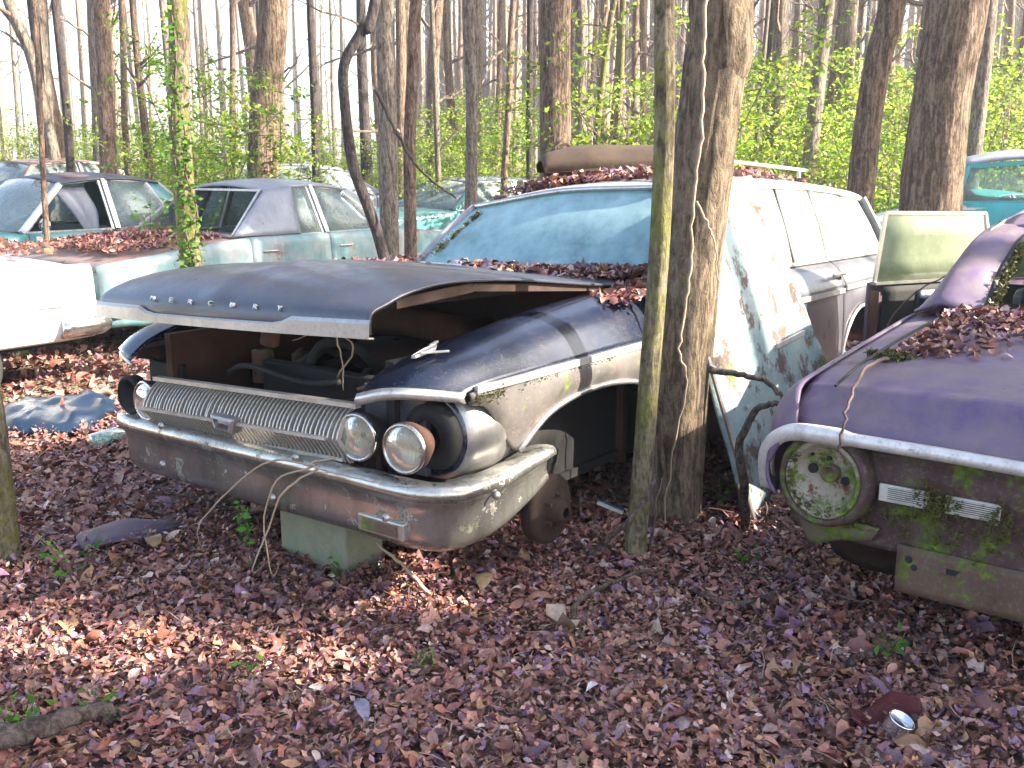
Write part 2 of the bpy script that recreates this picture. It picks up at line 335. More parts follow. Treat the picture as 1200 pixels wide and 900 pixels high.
# ------------------------------------------------------------ leaves
T7 = np.array([0, .17, .42, .70, 1.0])
OV = np.array([.02, .38, .5, .36, .0]); LO = np.array([.03, .54, .28, .48, .0]); MA = np.array([.02, .64, .36, .54, .0])
LEAFC = np.array([[.32,.13,.088],[.24,.082,.058],[.38,.18,.13],[.17,.058,.045],[.42,.26,.21],[.36,.18,.085],[.25,.13,.19],[.50,.34,.28],[.18,.085,.11],[.10,.036,.028]])
LEAFC = LEAFC * np.array((1.1, 1.16, 1.24))
LEAFP = np.array([.2,.18,.15,.12,.07,.08,.07,.03,.06,.04])
def leaf_mesh(name, pos, size, tilt=.35, cols=None, flat=0.0, bright=1.0, nrm=None):
    n = len(pos); pos = np.asarray(pos, float)
    kind = rng.choice(3, n, p=[.66, .22, .12]); prof = np.stack([OV, LO, MA])[kind]
    asp = rng.uniform(.55, 1.0, n)[:, None]; asp = np.where(kind[:, None] == 2, 1.0, asp)
    curl = rng.normal(0, .7, n)[:, None]; fold = rng.normal(.15, .4, n)[:, None]; twist = rng.normal(0, .35, n)[:, None]
    t = T7[None, :] - .5
    zc = curl * (t**2 - .08) + twist * 0
    P = np.zeros((n, 5, 3, 3))
    w = prof * asp * rng.uniform(.96, 1.06, (n, 5))
    for j, s in enumerate((-1, 0, 1)):
        P[:, :, j, 0] = t + (.0 if s == 0 else 0)
        P[:, :, j, 1] = s * w * .62
        P[:, :, j, 2] = zc + (abs(s) * w * fold) + s * w * twist * t * 2 + (0 if s == 0 else rng.normal(0, .025, (n, 5)))
    P *= np.asarray(size)[:, None, None, None]
    yaw = rng.uniform(0, 2*np.pi, n); ax = rng.normal(0, tilt, n); ay = rng.normal(0, tilt, n)
    cx, sx, cy, sy, cz, sz = np.cos(ax), np.sin(ax), np.cos(ay), np.sin(ay), np.cos(yaw), np.sin(yaw)
    Rm = np.zeros((n, 3, 3))
    Rm[:,0,0]=cz*cy; Rm[:,0,1]=cz*sy*sx-sz*cx; Rm[:,0,2]=cz*sy*cx+sz*sx
    Rm[:,1,0]=sz*cy; Rm[:,1,1]=sz*sy*sx+cz*cx; Rm[:,1,2]=sz*sy*cx-cz*sx
    Rm[:,2,0]=-sy; Rm[:,2,1]=cy*sx; Rm[:,2,2]=cy*cx
    P = np.einsum('nij,nabj->nabi', Rm, P) + pos[:, None, None, :]
    V = P.reshape(-1, 3)
    q = []
    for a in range(4):
        for b in range(2): q.append((a*3+b, a*3+b+1, (a+1)*3+b+1, (a+1)*3+b))
    Q = (np.arange(n)[:, None, None]*15 + np.array(q)[None]).reshape(-1, 4)
    return raw_mesh(name, V, Q, np.repeat(leaf_cols(n, bright) if cols is None else cols, 15, 0))
def leaf_cols(n, bright=1.0):
    c = LEAFC[rng.choice(len(LEAFC), n, p=LEAFP)] * rng.uniform(.7, 1.3, (n, 1)) * bright
    return np.clip(c, 0, .8)
def raw_mesh(name, V, Q, C=None):
    me = bpy.data.meshes.new(name); k = Q.shape[1]
    me.vertices.add(len(V)); me.vertices.foreach_set('co', V.astype(np.float32).ravel())
    me.loops.add(Q.size); me.loops.foreach_set('vertex_index', Q.astype(np.int32).ravel())
    me.polygons.add(len(Q)); me.polygons.foreach_set('loop_start', np.arange(0, Q.size, k, dtype=np.int32))
    try: me.polygons.foreach_set('loop_total', np.full(len(Q), k, dtype=np.int32))
    except Exception: pass
    if C is not None:
        at_ = me.attributes.new('Col', 'FLOAT_COLOR', 'POINT')
        at_.data.foreach_set('color', np.concatenate([C, np.ones((len(C), 1))], 1).astype(np.float32).ravel())
    me.update(calc_edges=True); me.validate(); return me
def litter():
    P = []; S = []
    def add(x0, x1, y0, y1, dens, lo, hi, lift):
        n = int((x1-x0)*(y1-y0)*dens)
        x = rng.uniform(x0, x1, n); y = rng.uniform(y0, y1, n)
        keep = np.abs(x) < .56*y + 1.9; x = x[keep]; y = y[keep]
        for a, b in zip(x, y): P.append((a, b, gz(a, b) + .02*fnoise(a, b, 3.5) + rng.uniform(.004, lift)))
        S.extend(rng.uniform(lo, hi, len(x)) * np.exp(rng.normal(0, .38, len(x))))
    add(-4.0, 3.6, 1.5, 4.2, 3300, .021, .042, .055)
    add(-5.4, 4.6, 4.2, 6.5, 1350, .027, .058, .045)
    add(-7, 7, 6.5, 12, 260, .05, .095, .05)
    add(-14, 14, 12, 24, 30, .1, .16, .05)
    o = link('leaf_litter', leaf_mesh('leaf_litter', P, S, .42), M['leaf'])
    tag(o, 'brown fallen leaves carpeting the forest floor', 'leaf litter', kind='stuff')
litter()
def debris():
    n = 5200; x = rng.uniform(-3.4, 3.4, n); y = rng.uniform(2.1, 6.0, n); k = np.abs(x) < .56*y+.5; x = x[k]; y = y[k]; n = len(x)
    z = np.array([gz(a, b)+.02*fnoise(a, b, 3.5) for a, b in zip(x, y)])+rng.uniform(.03, .075, n); P = np.stack([x, y, z], 1)
    a = rng.uniform(0, 6.28, n); L_ = rng.uniform(.025, .11, n)[:, None]; d = np.stack([np.cos(a), np.sin(a), rng.normal(0, .25, n)], 1)*L_; w = np.stack([-np.sin(a), np.cos(a), np.zeros(n)], 1)*rng.uniform(.0008, .0022, n)[:, None]
    up = np.array((0, 0, .0015)); m_ = P+d*.5+np.stack([-np.sin(a), np.cos(a), np.zeros(n)], 1)*L_*rng.normal(0, .12, n)[:, None]
    V = np.stack([P-w, P+w, m_+w+up, m_-w+up, P+d+w*.5, P+d-w*.5], 1).reshape(-1, 3); q = np.array([(0, 1, 2, 3), (3, 2, 4, 5)]); Q = (np.arange(n)[:, None, None]*6+q[None]).reshape(-1, 4)
    C = np.array([[.20,.13,.10],[.10,.06,.05],[.32,.24,.18]])[rng.integers(0, 3, n)]
    n2 = 30000; x = rng.uniform(-3.4, 3.4, n2); y = 2.1+3.9*rng.random(n2)**1.3; k = np.abs(x) < .56*y+.5; x = x[k]; y = y[k]; n2 = len(x)
    P2 = np.stack([x, y, np.array([gz(a, b)+.02*fnoise(a, b, 3.5) for a, b in zip(x, y)])+rng.uniform(.01, .07, n2)], 1); s2 = rng.uniform(.005, .016, n2)[:, None]
    e1 = rng.normal(0, 1, (n2, 3))*np.array((1, 1, .5)); e1 /= np.linalg.norm(e1, axis=1)[:, None]; e2 = np.cross(e1, rng.normal(0, .5, (n2, 3))+np.array((0, 0, 1))); e2 /= np.linalg.norm(e2, axis=1)[:, None]
    V2 = np.stack([P2-e1*s2, P2-e2*s2*.5, P2+e1*s2*.9, P2+e2*s2*.7], 1).reshape(-1, 3); C2 = leaf_cols(n2, 1.0)
    Q2 = np.arange(n2*4).reshape(-1, 4)+len(V); V = np.concatenate([V, V2]); Q = np.concatenate([Q, Q2]); C = np.concatenate([np.repeat(C, 6, 0), np.repeat(C2, 4, 0)])
    tag(link('twig_debris', raw_mesh('twig_debris', V, Q, C), M['leaf']), 'fine stalks, crumbled leaf and bits of twig strewn over the fallen leaves', 'twigs', kind='stuff')
debris()
def pile(label, parent_mat, fn, n, size=(.04, .075), tilt=.45, bright=1.0):
    """leaves lying on a car: fn() gives a point in the car's own frame"""
    pts = [tuple(parent_mat @ Vector(fn())) for _ in range(n)]
    o = link('leaf_litter', leaf_mesh('leaf_litter', pts, rng.uniform(*size, n), tilt, bright=bright), M['leaf'])
    return tag(o, label, 'leaf litter', kind='stuff')
# ------------------------------------------------------------ the blue station wagon (x = across, y = back from the nose)
TH = R_(36.82)
W_LOC = (-1.06, 3.744, 0)
wag = empty('station_wagon', W_LOC, -TH, 'dark blue station wagon with its hood propped open, front end resting on a concrete block', 'car')
W_MAT = Matrix.Translation(W_LOC) @ Matrix.Rotation(-TH, 4, 'Z')
def mirx(g, dz=-.055, off=-.04): return [[(-p[0] + off, p[1], p[2] + dz*p[0]) for p in r] for r in g]
fu = [(.0,.03,.10,.21), (.10,.12,.18,.28), (.25,.26,.31,.40), (.5,.5,.54,.6), (.95,.95,.97,1.0), (1.4,1.4,1.4,1.4), (1.78,1.78,1.78,1.78)]
fv = [(.66,.77,.88,.965), (.665,.78,.89,.97), (.68,.79,.90,.975), (.70,.80,.91,.98), (.715,.81,.92,.985), (.72,.82,.92,.985), (.72,.82,.92,.985)]
fz = [(.835,.865,.865,.845), (.90,.925,.905,.855), (.945,.965,.935,.86), (.985,1.0,.955,.86), (1.035,1.045,.985,.86), (1.06,1.065,1.0,.855), (1.065,1.07,1.0,.855)]
ftop = [[(fv[i][j], fu[i][j], fz[i][j]) for j in range(4)] for i in range(7)]
su = [.23,.32,.42,.5,.6,.7,.85,1.0,1.2,1.4,1.55,1.66,1.78]
sl = [.80,.77,.64,.58,.645,.69,.72,.73,.72,.68,.58,.42,.26]
def side_rows(front=True):
    g = []
    for u, z in zip(su, sl):
        if not front and u < .5: z = min(z, .6)
        x = .968 + .015*min(1, (u-.2)/.4)
        g.append([(x, u, .845), (x+.01, u, .845-.25*(.845-z)), (x+.012, u, .845-.6*(.845-z)), (x-.0, u, z)])
    return g
def fender(mirror):
    f = mirx if mirror else (lambda g: g)
    fd = MB().add(*patch(f(ftop), 5, 5)).build('front_fender', M['blue'], wag, smooth=True, solid=.01)
    MB().add(*patch(f(side_rows()), 4, 4)).build('fender_side', M['sidetan'], fd, smooth=True, solid=.01)
    if not mirror: fd['label'] = 'near front fender with sun-bleached rust patches and a moss line under the trim'
    lip = [(p[3][0]+.003, p[3][1], p[3][2]) for p in f(side_rows())][3:]
    MB().tube(cr(lip, 3), .013, 6).build('wheel_arch_lip', M['silver'], fd, smooth=True)
    tip = [(a[0], a[1]-.008, a[2]-.012) for a in f(ftop)[0]]
    mb = MB(); c = cr(tip, 5); n = len(c)
    c2 = [p + np.array((0, .01, -.016)) for p in c]; c3 = [p + np.array((0, .012, .012)) for p in c]
    mb.add([tuple(p) for p in c3 + c + c2], [(i, i+1, n+i+1, n+i) for i in range(n-1)] + [(n+i, n+i+1, 2*n+i+1, 2*n+i) for i in range(n-1)])
    mb.build('fender_tip_trim', M['trim'], fd, smooth=True, solid=.012)
    tr = [(.985 if i else .975, u, .852) for i, u in enumerate((.26, .5, .9, 1.3, 1.7))]
    tr = f([tr])[0]
    mb = MB()
    for a, b in zip(cr(tr, 3)[:-1], cr(tr, 3)[1:]): mb.bar(tuple(a), tuple(b), .016, .026)
    mb.build('side_moulding', M['trim'], fd)
    return fd
fn_near = fender(False); fender(True)
# moss growing along the near moulding
def moss_clumps(name, pts, mat_parent, parent, r=(.006, .02), n=5, spread=.02):
    V = []; Q = []; C = []
    for p in pts:
        for _ in range(n):
            q = np.array(p) + rng.normal(0, spread, 3) * np.array((.4, 1, .8)); s = rng.uniform(*r)
            for _k in range(7):
                d = rng.normal(0, 1, 3); d /= np.linalg.norm(d); e = np.cross(d, rng.normal(0, 1, 3)); e /= np.linalg.norm(e)
                b = len(V); V += [q - e*s*.35, q + e*s*.35, q + d*s]; Q.append((b, b+1, b+2)); c = np.array((.10,.105,.012))*rng.uniform(.5, 1.4); C += [c]*3
    me = raw_mesh(name, np.array(V), np.array(Q), np.array(C)); o = link(name, me, M['leaf'], parent); o['kind'] = 'stuff'; return o
moss_clumps('moss', [(.985, u, .835 - abs(rng.normal(0, .015))) for u in np.concatenate([rng.uniform(.24, .40, 45), rng.uniform(.5, 1.2, 70)])], None, wag, (.002,.006), 9, .010)
# fender ornament
mb = MB(); mb.add([(.775,.15,.955),(.795,.15,.957),(.815,.235,.976),(.79,.27,.985),(.78,.21,.972),(.775,.15,.966),(.795,.15,.968),(.815,.235,.986),(.79,.27,.995),(.78,.21,.984)],
   [(0,1,2,3,4),(9,8,7,6,5),(0,5,6,1),(1,6,7,2),(2,7,8,3),(3,8,9,4),(4,9,5,0)])
mb.bar((.80,.17,.975), (.855,.26,.975), .010, .008); mb.bar((.785,.24,.99), (.765,.30,.994), .012, .008)
mb.build('fender_ornament', M['trim'], wag, bevel=.002)
# headlight housings
def headlight(x, y, z, r=.083, tilt=0.0, open_back=False):
    ax = Vector((math.sin(tilt), -math.cos(tilt), .02)).normalized(); c = Vector((x, y, z))
    h = MB().lathe([(-.10, .05), (-.04, r*.95), (.0, r*1.03)], c, ax, 28).build('headlight', M['black' if not open_back else 'rust'], wag, smooth=True, solid=.006)
    MB().lathe([(-.035, r*.15), (-.03, r*.5), (-.012, r*.85), (.004, r*.93)], c, ax, 28).build('reflector', M['reflector'], h, smooth=True)
    MB().lathe([(.004, r*.93), (.016, r*.75), (.023, r*.4), (.025, .0)], c, ax, 28).build('lens', M['lens'], h, smooth=True)
    MB().lathe([(-.012, r*1.06), (.004, r*1.08), (.013, r*1.0), (.006, r*.92)], c, ax, 28).build('rim', M['chrome'], h, smooth=True)
    mb = MB()
    for k in range(-5, 6):
        w = math.sqrt(max(0, 1 - (k/6.0)**2)) * r * .85; s = ax.cross(Vector((0, 0, 1))).normalized()
        d = .024 - .018*(k/6.0)**2
        mb.bar(c + ax*(d-.006) + s*(k*r/6.2) - Vector((0,0,w*.8)), c + ax*(d-.006) + s*(k*r/6.2) + Vector((0,0,w*.8)), .0025, .003)
    mb.build('lens_flutes', M['lens'], h)
headlight(.595, .055, .665, .083, .1); headlight(.855, .02, .675, .083, .12, True); headlight(-.70, .06, .615, .083, -.05)
mb = MB()
mb.lathe([(.0, .175), (.10, .178), (.2, .172), (.24, .16), (.25, .12)], (.795, .48, .675), (0, -1, 0), 40)
pod = mb.build('headlight_pod', M['silver'], wag, smooth=True, solid=.01); pod['label'] = 'bare silvery headlight housing behind the loose lamp'
MB().lathe([(0, .12), (.04, .11), (.05, .06)], (.82, .23, .675), (0, -1, 0), 30).build('lamp_bracket', M['black'], wag, smooth=True, solid=.01)
MB().lathe([(-.02,.155),(0,.160),(.015,.150),(.012,.118),(-.02,.112)], (.80,.235,.675), (0,-1,0), 36).build('lamp_ring', M['blue'], wag, smooth=True)
MB().box((.50,.19,.52), (.80,.22,.83)).build('headlight_backing_panel', M['sidepaint'], wag, bevel=.006)
MB().box((-.86,.19,.48), (-.62,.22,.76)).build('headlight_backing_panel', M['black'], wag, bevel=.006)
MB().lathe([(-.05,.085),(0,.088),(.01,.075),(-.02,.06),(-.06,.02)], (-.86,.08,.615), (0,-1,0), 24).build('headlight_bucket', M['black'], wag, smooth=True)
# grille
gr = MB().bar((-.655,.085,.718), (.585,.075,.775), .03, .018).build('grille', M['slat'], wag)
gr['label'] = 'full width grille of thin curved vertical bars'
gtop = lambda x: (x, .085, .712 + (x+.655)*.046); gmid = lambda x: (x, -.005, .605 + (x+.655)*.046); gbot = lambda x: (x, .06, .515 + (x+.655)*.046)
def slat_mesh(short=False):
    pr = [(0,0),(-.034,-.022),(-.062,-.052),(-.08,-.082),(-.088,-.107)] if not short else [(0,0),(.02,-.03),(.045,-.065),(.06,-.10)]
    w = .0035; mb = MB(); v = []
    for (dy, dz) in pr: v += [(-w, dy, dz), (w, dy, dz), (w, dy+.02, dz-.002), (-w, dy+.02, dz-.002)]
    f = []
    for i in range(len(pr)-1):
        for k in range(4): f.append((i*4+k, i*4+(k+1)%4, i*4+4+(k+1)%4, i*4+4+k))
    me = mb.add(v, f).me('slat'); me.materials.append(M['slat']); return me
sm, sm2 = slat_mesh(), slat_mesh(True)
NS = 52
for i in range(NS):
    x = -.63 + 1.18*i/(NS-1)
    o = link('slat', sm, None, gr); o.location = gtop(x); o.rotation_euler = (rng.normal(0,.02), rng.normal(0,.02), 0)
    o = link('lower_slat', sm2, None, gr); o.location = gmid(x)
MB().bar(gmid(-.66), gmid(.5), .02, .012).build('grille_mid_rail', M['slat'], gr)
MB().bar(gbot(-.63), gbot(.52), .02, .014).build('grille_lower_rail', M['slat'], gr)
mb = MB(); cx, cy, cz = -.06, -.03, .63
o1 = [(-.075,.028),(.075,.028),(.055,-.034),(-.055,-.034)]; i1 = [(-.055,.016),(.055,.016),(.038,-.02),(-.038,-.02)]
v = [(cx+a, cy, cz+b) for a, b in o1] + [(cx+a, cy-.008, cz+b) for a, b in i1] + [(cx+a, cy+.05, cz+b) for a, b in o1] + [(cx+a*.9, cy+.035, cz+b*.9) for a, b in i1]
f = []
for k in range(4):
    j = (k+1) % 4; f += [(k, j, 4+j, 4+k), (k, 8+k, 8+j, j), (4+k, 4+j, 12+j, 12+k)]
mb.add(v, f + [(12, 13, 14, 15)]).build('grille_emblem', M['silver'], gr, bevel=.003)
# bumper
path = [(-1.0,.55,.47,.5), (-1.0,.30,.485,.8), (-.985,.15,.50,.95), (-.90,.045,.512,1), (-.5,-.0,.528,1), (0,-.018,.54,1), (.5,-.012,.545,1), (.82,.0,.54,1), (.955,.055,.535,1), (1.02,.17,.528,1), (1.035,.38,.53,.95), (1.03,.56,.545,.78), (1.02,.68,.55,.58)]
pc = cr(path, 5); sec = [(-.13,-.01),(-.06,.012),(-.012,.014),(.006,-.004),(.008,-.03),(-.012,-.05),(-.032,-.085),(-.036,-.15),(-.042,-.205),(-.075,-.245),(-.11,-.25)]
rows = []
for i, p in enumerate(pc):
    t = pc[min(i+1, len(pc)-1)] - pc[max(i-1, 0)]; t = t[:2]/np.linalg.norm(t[:2]); nx, ny = t[1], -t[0]
    rows.append([(p[0] + nx*a*(1 if b > -.2 else p[3]), p[1] + ny*a, p[2] + b*(p[3] if b < 0 else 1)) for a, b in sec])
v, f = patch(rows, 1, 3)
bp = MB().add(v, f).build('front_bumper', M['bumper'], wag, smooth=True, solid=.008); bp['label'] = 'tarnished chrome front bumper with moss stains and bright wraparound end'
for (x, y, z) in [(.80,-.02,.43),(1.03,.30,.47),(.25,-.055,.40),(-.45,-.045,.40),(.35,-.02,.565),(-.5,-.005,.55)]:
    MB().lathe([(0,.016),(.008,.014),(.012,.004)], (x,y,z), (.3 if x > .9 else 0,-1,.2), 10).build('bolt', M['silver'], bp, smooth=True)
pl = MB().box((.62,.018,.335), (.84,.06,.40)).build('parking_lamp', M['silver'], bp, bevel=.006)
MB().box((.645,.012,.347), (.815,.0175,.388)).build('lamp_lens', M['tanmetal'], pl, bevel=.004)
# hood, raised at the nose
hy = [-.06, -.062, -.045, .02, .14, .36, .75, 1.2, 1.55, 1.74]
def hz(x, k):
    s = abs(x)/.79; base = [1.035, 1.075, 1.12, 1.165, 1.205, 1.226, 1.20, 1.15, 1.105, 1.085][k]
    drop = [0, .0, .008, .02, .03, .035, .035, .03, .025, .02][k]
    r = (.062*(x/.79)) * (1.0 if k < 3 else .8 if k < 7 else .4) * .5
    rid = .012*math.exp(-(x/.06)**2) * (0 if k < 2 else 1)
    return base - drop*s**2.2 - (.008*s**6 if k > 2 else 0) + r + rid
hx = [-.79, -.74, -.6, -.4, -.2, -.1, 0, .1, .2, .4, .6, .74, .79]
def bow(x, k): return -.035*(1-(x/.79)**2) if k < 5 else 0
hood = sheet('hood', [[(x*(1 - .03*max(0, k-6)/3), y + bow(x, k) + (.05 if k < 6 else .02)*0, hz(x, k)) for x in hx] for k, y in enumerate(hy)], M['blue_dull'], wag, 3, 2, .01)
hood['label'] = 'propped open hood with a bright lip and seven small letters'
def lip_pt(x, dz, dy=0): return (x, -.066 + bow(x, 0) + dy, 1.035 + (.031*x/.79) + dz)
mb = MB(); nn = 33; xs_ = np.linspace(-.80, .80, nn); v = []
for x in xs_: 
    h = .052 if abs(x) > .42 else .026
    if .38 < abs(x) <= .45: h = .026 + (.026*(abs(x)-.38)/.07)
    v += [lip_pt(x, -.014, .012), lip_pt(x, -.010, -.014), lip_pt(x, h*.75, -.012), lip_pt(x, h, -.004)]
mb.add(v, [(i*4+k, i*4+4+k, i*4+5+k, i*4+1+k) for i in range(nn-1) for k in range(3)]).build('hood_lip_trim', M['silver'], hood, smooth=False, solid=.006)
for i, ch in enumerate('MERCURY'):
    c = bpy.data.curves.new('letter', 'FONT'); c.body = ch; c.size = .026; c.extrude = .004; c.align_x = 'CENTER'; c.align_y = 'CENTER'
    o = bpy.data.objects.new('t', c); COL.objects.link(o); bpy.context.view_layer.update()
    me = bpy.data.meshes.new_from_object(o.evaluated_get(bpy.context.evaluated_depsgraph_get())); bpy.data.objects.remove(o); bpy.data.curves.remove(c)
    x = -.37 + .75*i/6; o = link('letter', me, M['trim'], hood); o.scale = (1.25, 1, 1)
    o.location = (x, -.060 + bow(x, 2), 1.112 + .03*x); o.rotation_euler = (R_(68), 0, 0)
mb = MB()   # underside bracing
for x in (-.55, 0, .55): mb.bar((x, .05, hz(x, 3)-.05), (x*.9, 1.6, hz(x, 8)-.035), .06, .025)
mb.bar((-.7,.12,1.13), (.7,.12,1.16), .06, .03); mb.bar((-.7,1.6,1.065), (.7,1.6,1.07), .06, .03)
mb.build('hood_brace', M['black'], hood)
mb = MB(); mb.bar((.755,.10,1.15), (.765,.5,1.17), .012, .035); mb.bar((.765,.5,1.17), (.75,1.6,1.065), .012, .03); mb.build('hood_edge_flange', M['rust_dark'], hood)
MB().tube([(.2,.02,1.06),(.22,.0,1.0),(.21,.0,.97)], .035, 10).build('hood_latch', M['primer'], wag, smooth=True)
# engine bay
MB().box((-.62,.14,.32), (.60,.17,.62)).build('radiator_support', M['rust_dark'], wag)
MB().tube([(-.52,1.02,.80),(-.45,1.05,.875),(-.1,1.08,.90),(.2,1.06,.88),(.28,1.02,.80)], .075, 12).build('fan_shroud_duct', M['rust'], wag, smooth=True)
MB().tube(cr([(-.5,.35,.72),(-.3,.3,.78),(0,.33,.74),(.25,.3,.78)],5), .013, 7).build('wiring_hose', M['rubber'], wag, smooth=True)
MB().tube(cr([(-.15,.5,.76),(-.1,.55,.86),(.05,.6,.85),(.08,.7,.74)],5), .022, 8).build('radiator_hose', M['rubber'], wag, smooth=True)
for k, (x, y, z, r, h) in enumerate(((-.32,.62,.62,.05,.16),(.12,.6,.62,.055,.12),(.33,.85,.66,.06,.15))): MB().lathe([(0,r),(h,r),(h+.01,r*.7),(h+.03,r*.3),(h+.03,0)], (x,y,z), (0,0,1), 14).build('reservoir', M[('rust','black','tanmetal')[k]], wag, smooth=True)
fw = MB().box((-.72,1.70,.2), (.72,1.74,1.05)).build('firewall', M['primer'], wag)
for s in (-1, 1):
    MB().box((s*.66-.02,.16,.25), (s*.66+.02,1.70,.9 if s < 0 else .93)).build('inner_fender', M['primer' if s < 0 else 'black'], wag)
sheet('inner_fender_ledge', [[(.45,.2,.80),(.6,.2,.84),(.68,.2,.85)],[(.5,.75,.86),(.6,.75,.9),(.7,.75,.93)],[(.5,1.6,.95),(.6,1.6,.98),(.7,1.6,1.0)]], M['tanmetal'], wag, 3, 3, .01)
MB().box((-.60,1.2,.5), (.0,1.66,.86)).build('heater_box', M['primer'], wag, bevel=.04)
eng = MB().box((-.28,.6,.3), (.25,1.5,.68)).build('engine', M['rust'], wag, bevel=.03)
MB().lathe([(0,.05),(0,.20),(.08,.21),(.10,.18),(.11,.02)], (-.05,.95,.72), (0,0,1), 24).build('air_cleaner', M['rust_dark'], eng, smooth=True)
for s in (-1, 1): MB().box((s*.23-.08,.62,.62), (s*.23+.08,1.35,.74)).build('valve_cover', M['rust_dark'], eng, bevel=.025)
rd = MB().box((-.36,.42,.34), (.34,.48,.78)).build('radiator', M['black'], wag, bevel=.008)
MB().tube([(-.2,.48,.76),(-.18,.62,.82),(-.1,.75,.76)], .024, 8).build('radiator_hose', M['rubber'], rd, smooth=True)
MB().box((.30,.26,.52), (.50,.46,.72)).build('battery', M['black'], wag, bevel=.01)
MB().lathe([(0,.05),(.14,.05),(.15,.03)], (-.45,.5,.66), (0,0,1), 14).build('washer_jar', M['tanmetal'], wag, smooth=True)
MB().box((-.7,1.0,.22), (.7,5.0,.26)).build('floor_pan', M['black'], wag)
# bare brake drum, axle
dr = MB().lathe([(-.02,.03),(0,.12),(.01,.14),(.06,.145),(.07,.12),(.075,.05),(.13,.045),(.135,.02)], (.86,.80,.255), (1,0,0), 28).build('brake_drum', M['rust_dark'], wag, smooth=True)
for k in range(5):
    a = 2*math.pi*k/5; MB().lathe([(0,.009),(.03,.009),(.032,.001)], (.93,.80+.065*math.cos(a),.255+.065*math.sin(a)), (1,0,0), 8).build('wheel_stud', M['rust'], dr)
MB().tube([(-.7,.82,.25),(.86,.80,.255)], .04, 8).build('axle', M['rust_dark'], wag)
MB().box((-.66,1.15,.08), (.60,1.35,.26)).build('cross_member', M['black'], wag)
# cowl, windscreen, roof
sheet('cowl', [[(x, y, z - .02*x*x + .02*x) for x in (-.80,-.4,0,.4,.80)] for y, z in ((1.72,1.06),(1.82,1.075),(1.95,1.085))], M['blue'], wag, 3, 3, .01)
def roofz(x, y):
    t = (y - 2.25)/3.0
    return 1.492 - .035*t - .03*t*t - .045*(x/.645)**2 + .10*x*(1-t*.6) - .015*(x/.68)**6 + .065*max(0, math.sin(math.pi*min(1, max(0, t))))**.6
wb = [(-.80,1.95,1.07),(-.6,1.895,1.075),(0,1.86,1.085),(.6,1.895,1.095),(.80,1.95,1.095)]
wt_ = [(-.66,2.285,roofz(-.645,2.3)-.01),(-.5,2.25,roofz(-.5,2.25)-.018),(0,2.235,roofz(0,2.25)-.02),(.5,2.25,roofz(.5,2.25)-.018),(.66,2.285,roofz(.645,2.3)-.01)]
wm = [tuple((np.array(a)*.5 + np.array(b)*.5) + np.array((0,-.015,.012))) for a, b in zip(wb, wt_)]
ws = sheet('windshield', [wb, wm, wt_], M['glass_w'], wag, 6, 5, .004); ws['label'] = 'hazy blue-green windshield with a strip of moss at the far corner'
moss_clumps('moss', [tuple(np.array(wb[0])*(1-t)+np.array(wt_[0])*t + np.array((.10+.05*t, -.06, .02))) for t in rng.uniform(.1, .9, 60)], None, ws, (.004,.012), 7, .012)
for nm, row, r in (('windshield_lower_trim', wb, .012), ('windshield_header_trim', [(p[0], p[1]-.008, p[2]+.008) for p in wt_], .016)):
    MB().tube(cr(row, 5), r, 6).build(nm, M['chrome'], wag, smooth=True)
for s in (0, -1): MB().tube(cr([wb[s], wm[s], wt_[s]], 5), .026, 8).build('windshield_pillar', M['roofpaint'], wag, smooth=True)
ry = [2.27, 2.34, 2.6, 3.2, 3.9, 4.6, 5.1, 5.28]
rg = [[(x*(1-.04*max(0,y-4)), y + (.03*(x/.68)**2 if k < 2 else 0), roofz(x, y) - (.012 if k == 0 else 0) - (.03 if k == 7 else 0)) for x in (-.70,-.66,-.5,-.25,0,.25,.5,.66,.70)] for k, y in enumerate(ry)]
rf = sheet('roof', rg, M['roofpaint'], wag, 4, 2, .02)
for s in (-1, 1):
    dp = [(s*.705*(1-.04*max(0,y-4)), y, roofz(s*.705, y)-.025) for y in (2.3,2.8,3.4,4.0,4.6,5.25)]
    MB().tube(cr(dp, 4), .016, 6).build('drip_rail', M['trim'], wag, smooth=True)
# doors, quarter panels, side glass
def belt(s, y): return (s*.865, y, (1.06 - .018*(y-1.8) if s > 0 else 1.02 - .012*(y-1.8)))
def side(name, s, y0, y1, mat, arch=None, n=8):
    g = []
    for i in range(n+1):
        y = y0 + (y1-y0)*i/n; x, _, zb = belt(s, y); low = .24
        if arch and abs(y-arch[0]) < arch[1]: low = max(low, .24 + .46*math.sqrt(max(0, 1-((y-arch[0])/arch[1])**2)))
        tap = 1 - .03*max(0, y-4.6)
        hcol = [(x*tap, y, zb), (s*.935*tap, y, zb-.05), (s*.985*tap, y, .88 if s > 0 else .83), (s*.975*tap, y, .84 if s > 0 else .79)]
        top = hcol[-1][2]
        hcol += [(s*.985*tap, y, low + (top-low)*.7), (s*.985*tap, y, low + (top-low)*.35), (s*.96*tap, y, low)]
        g.append(hcol)
    o = sheet(name, g, mat, wag, 2, 3, .012); return o
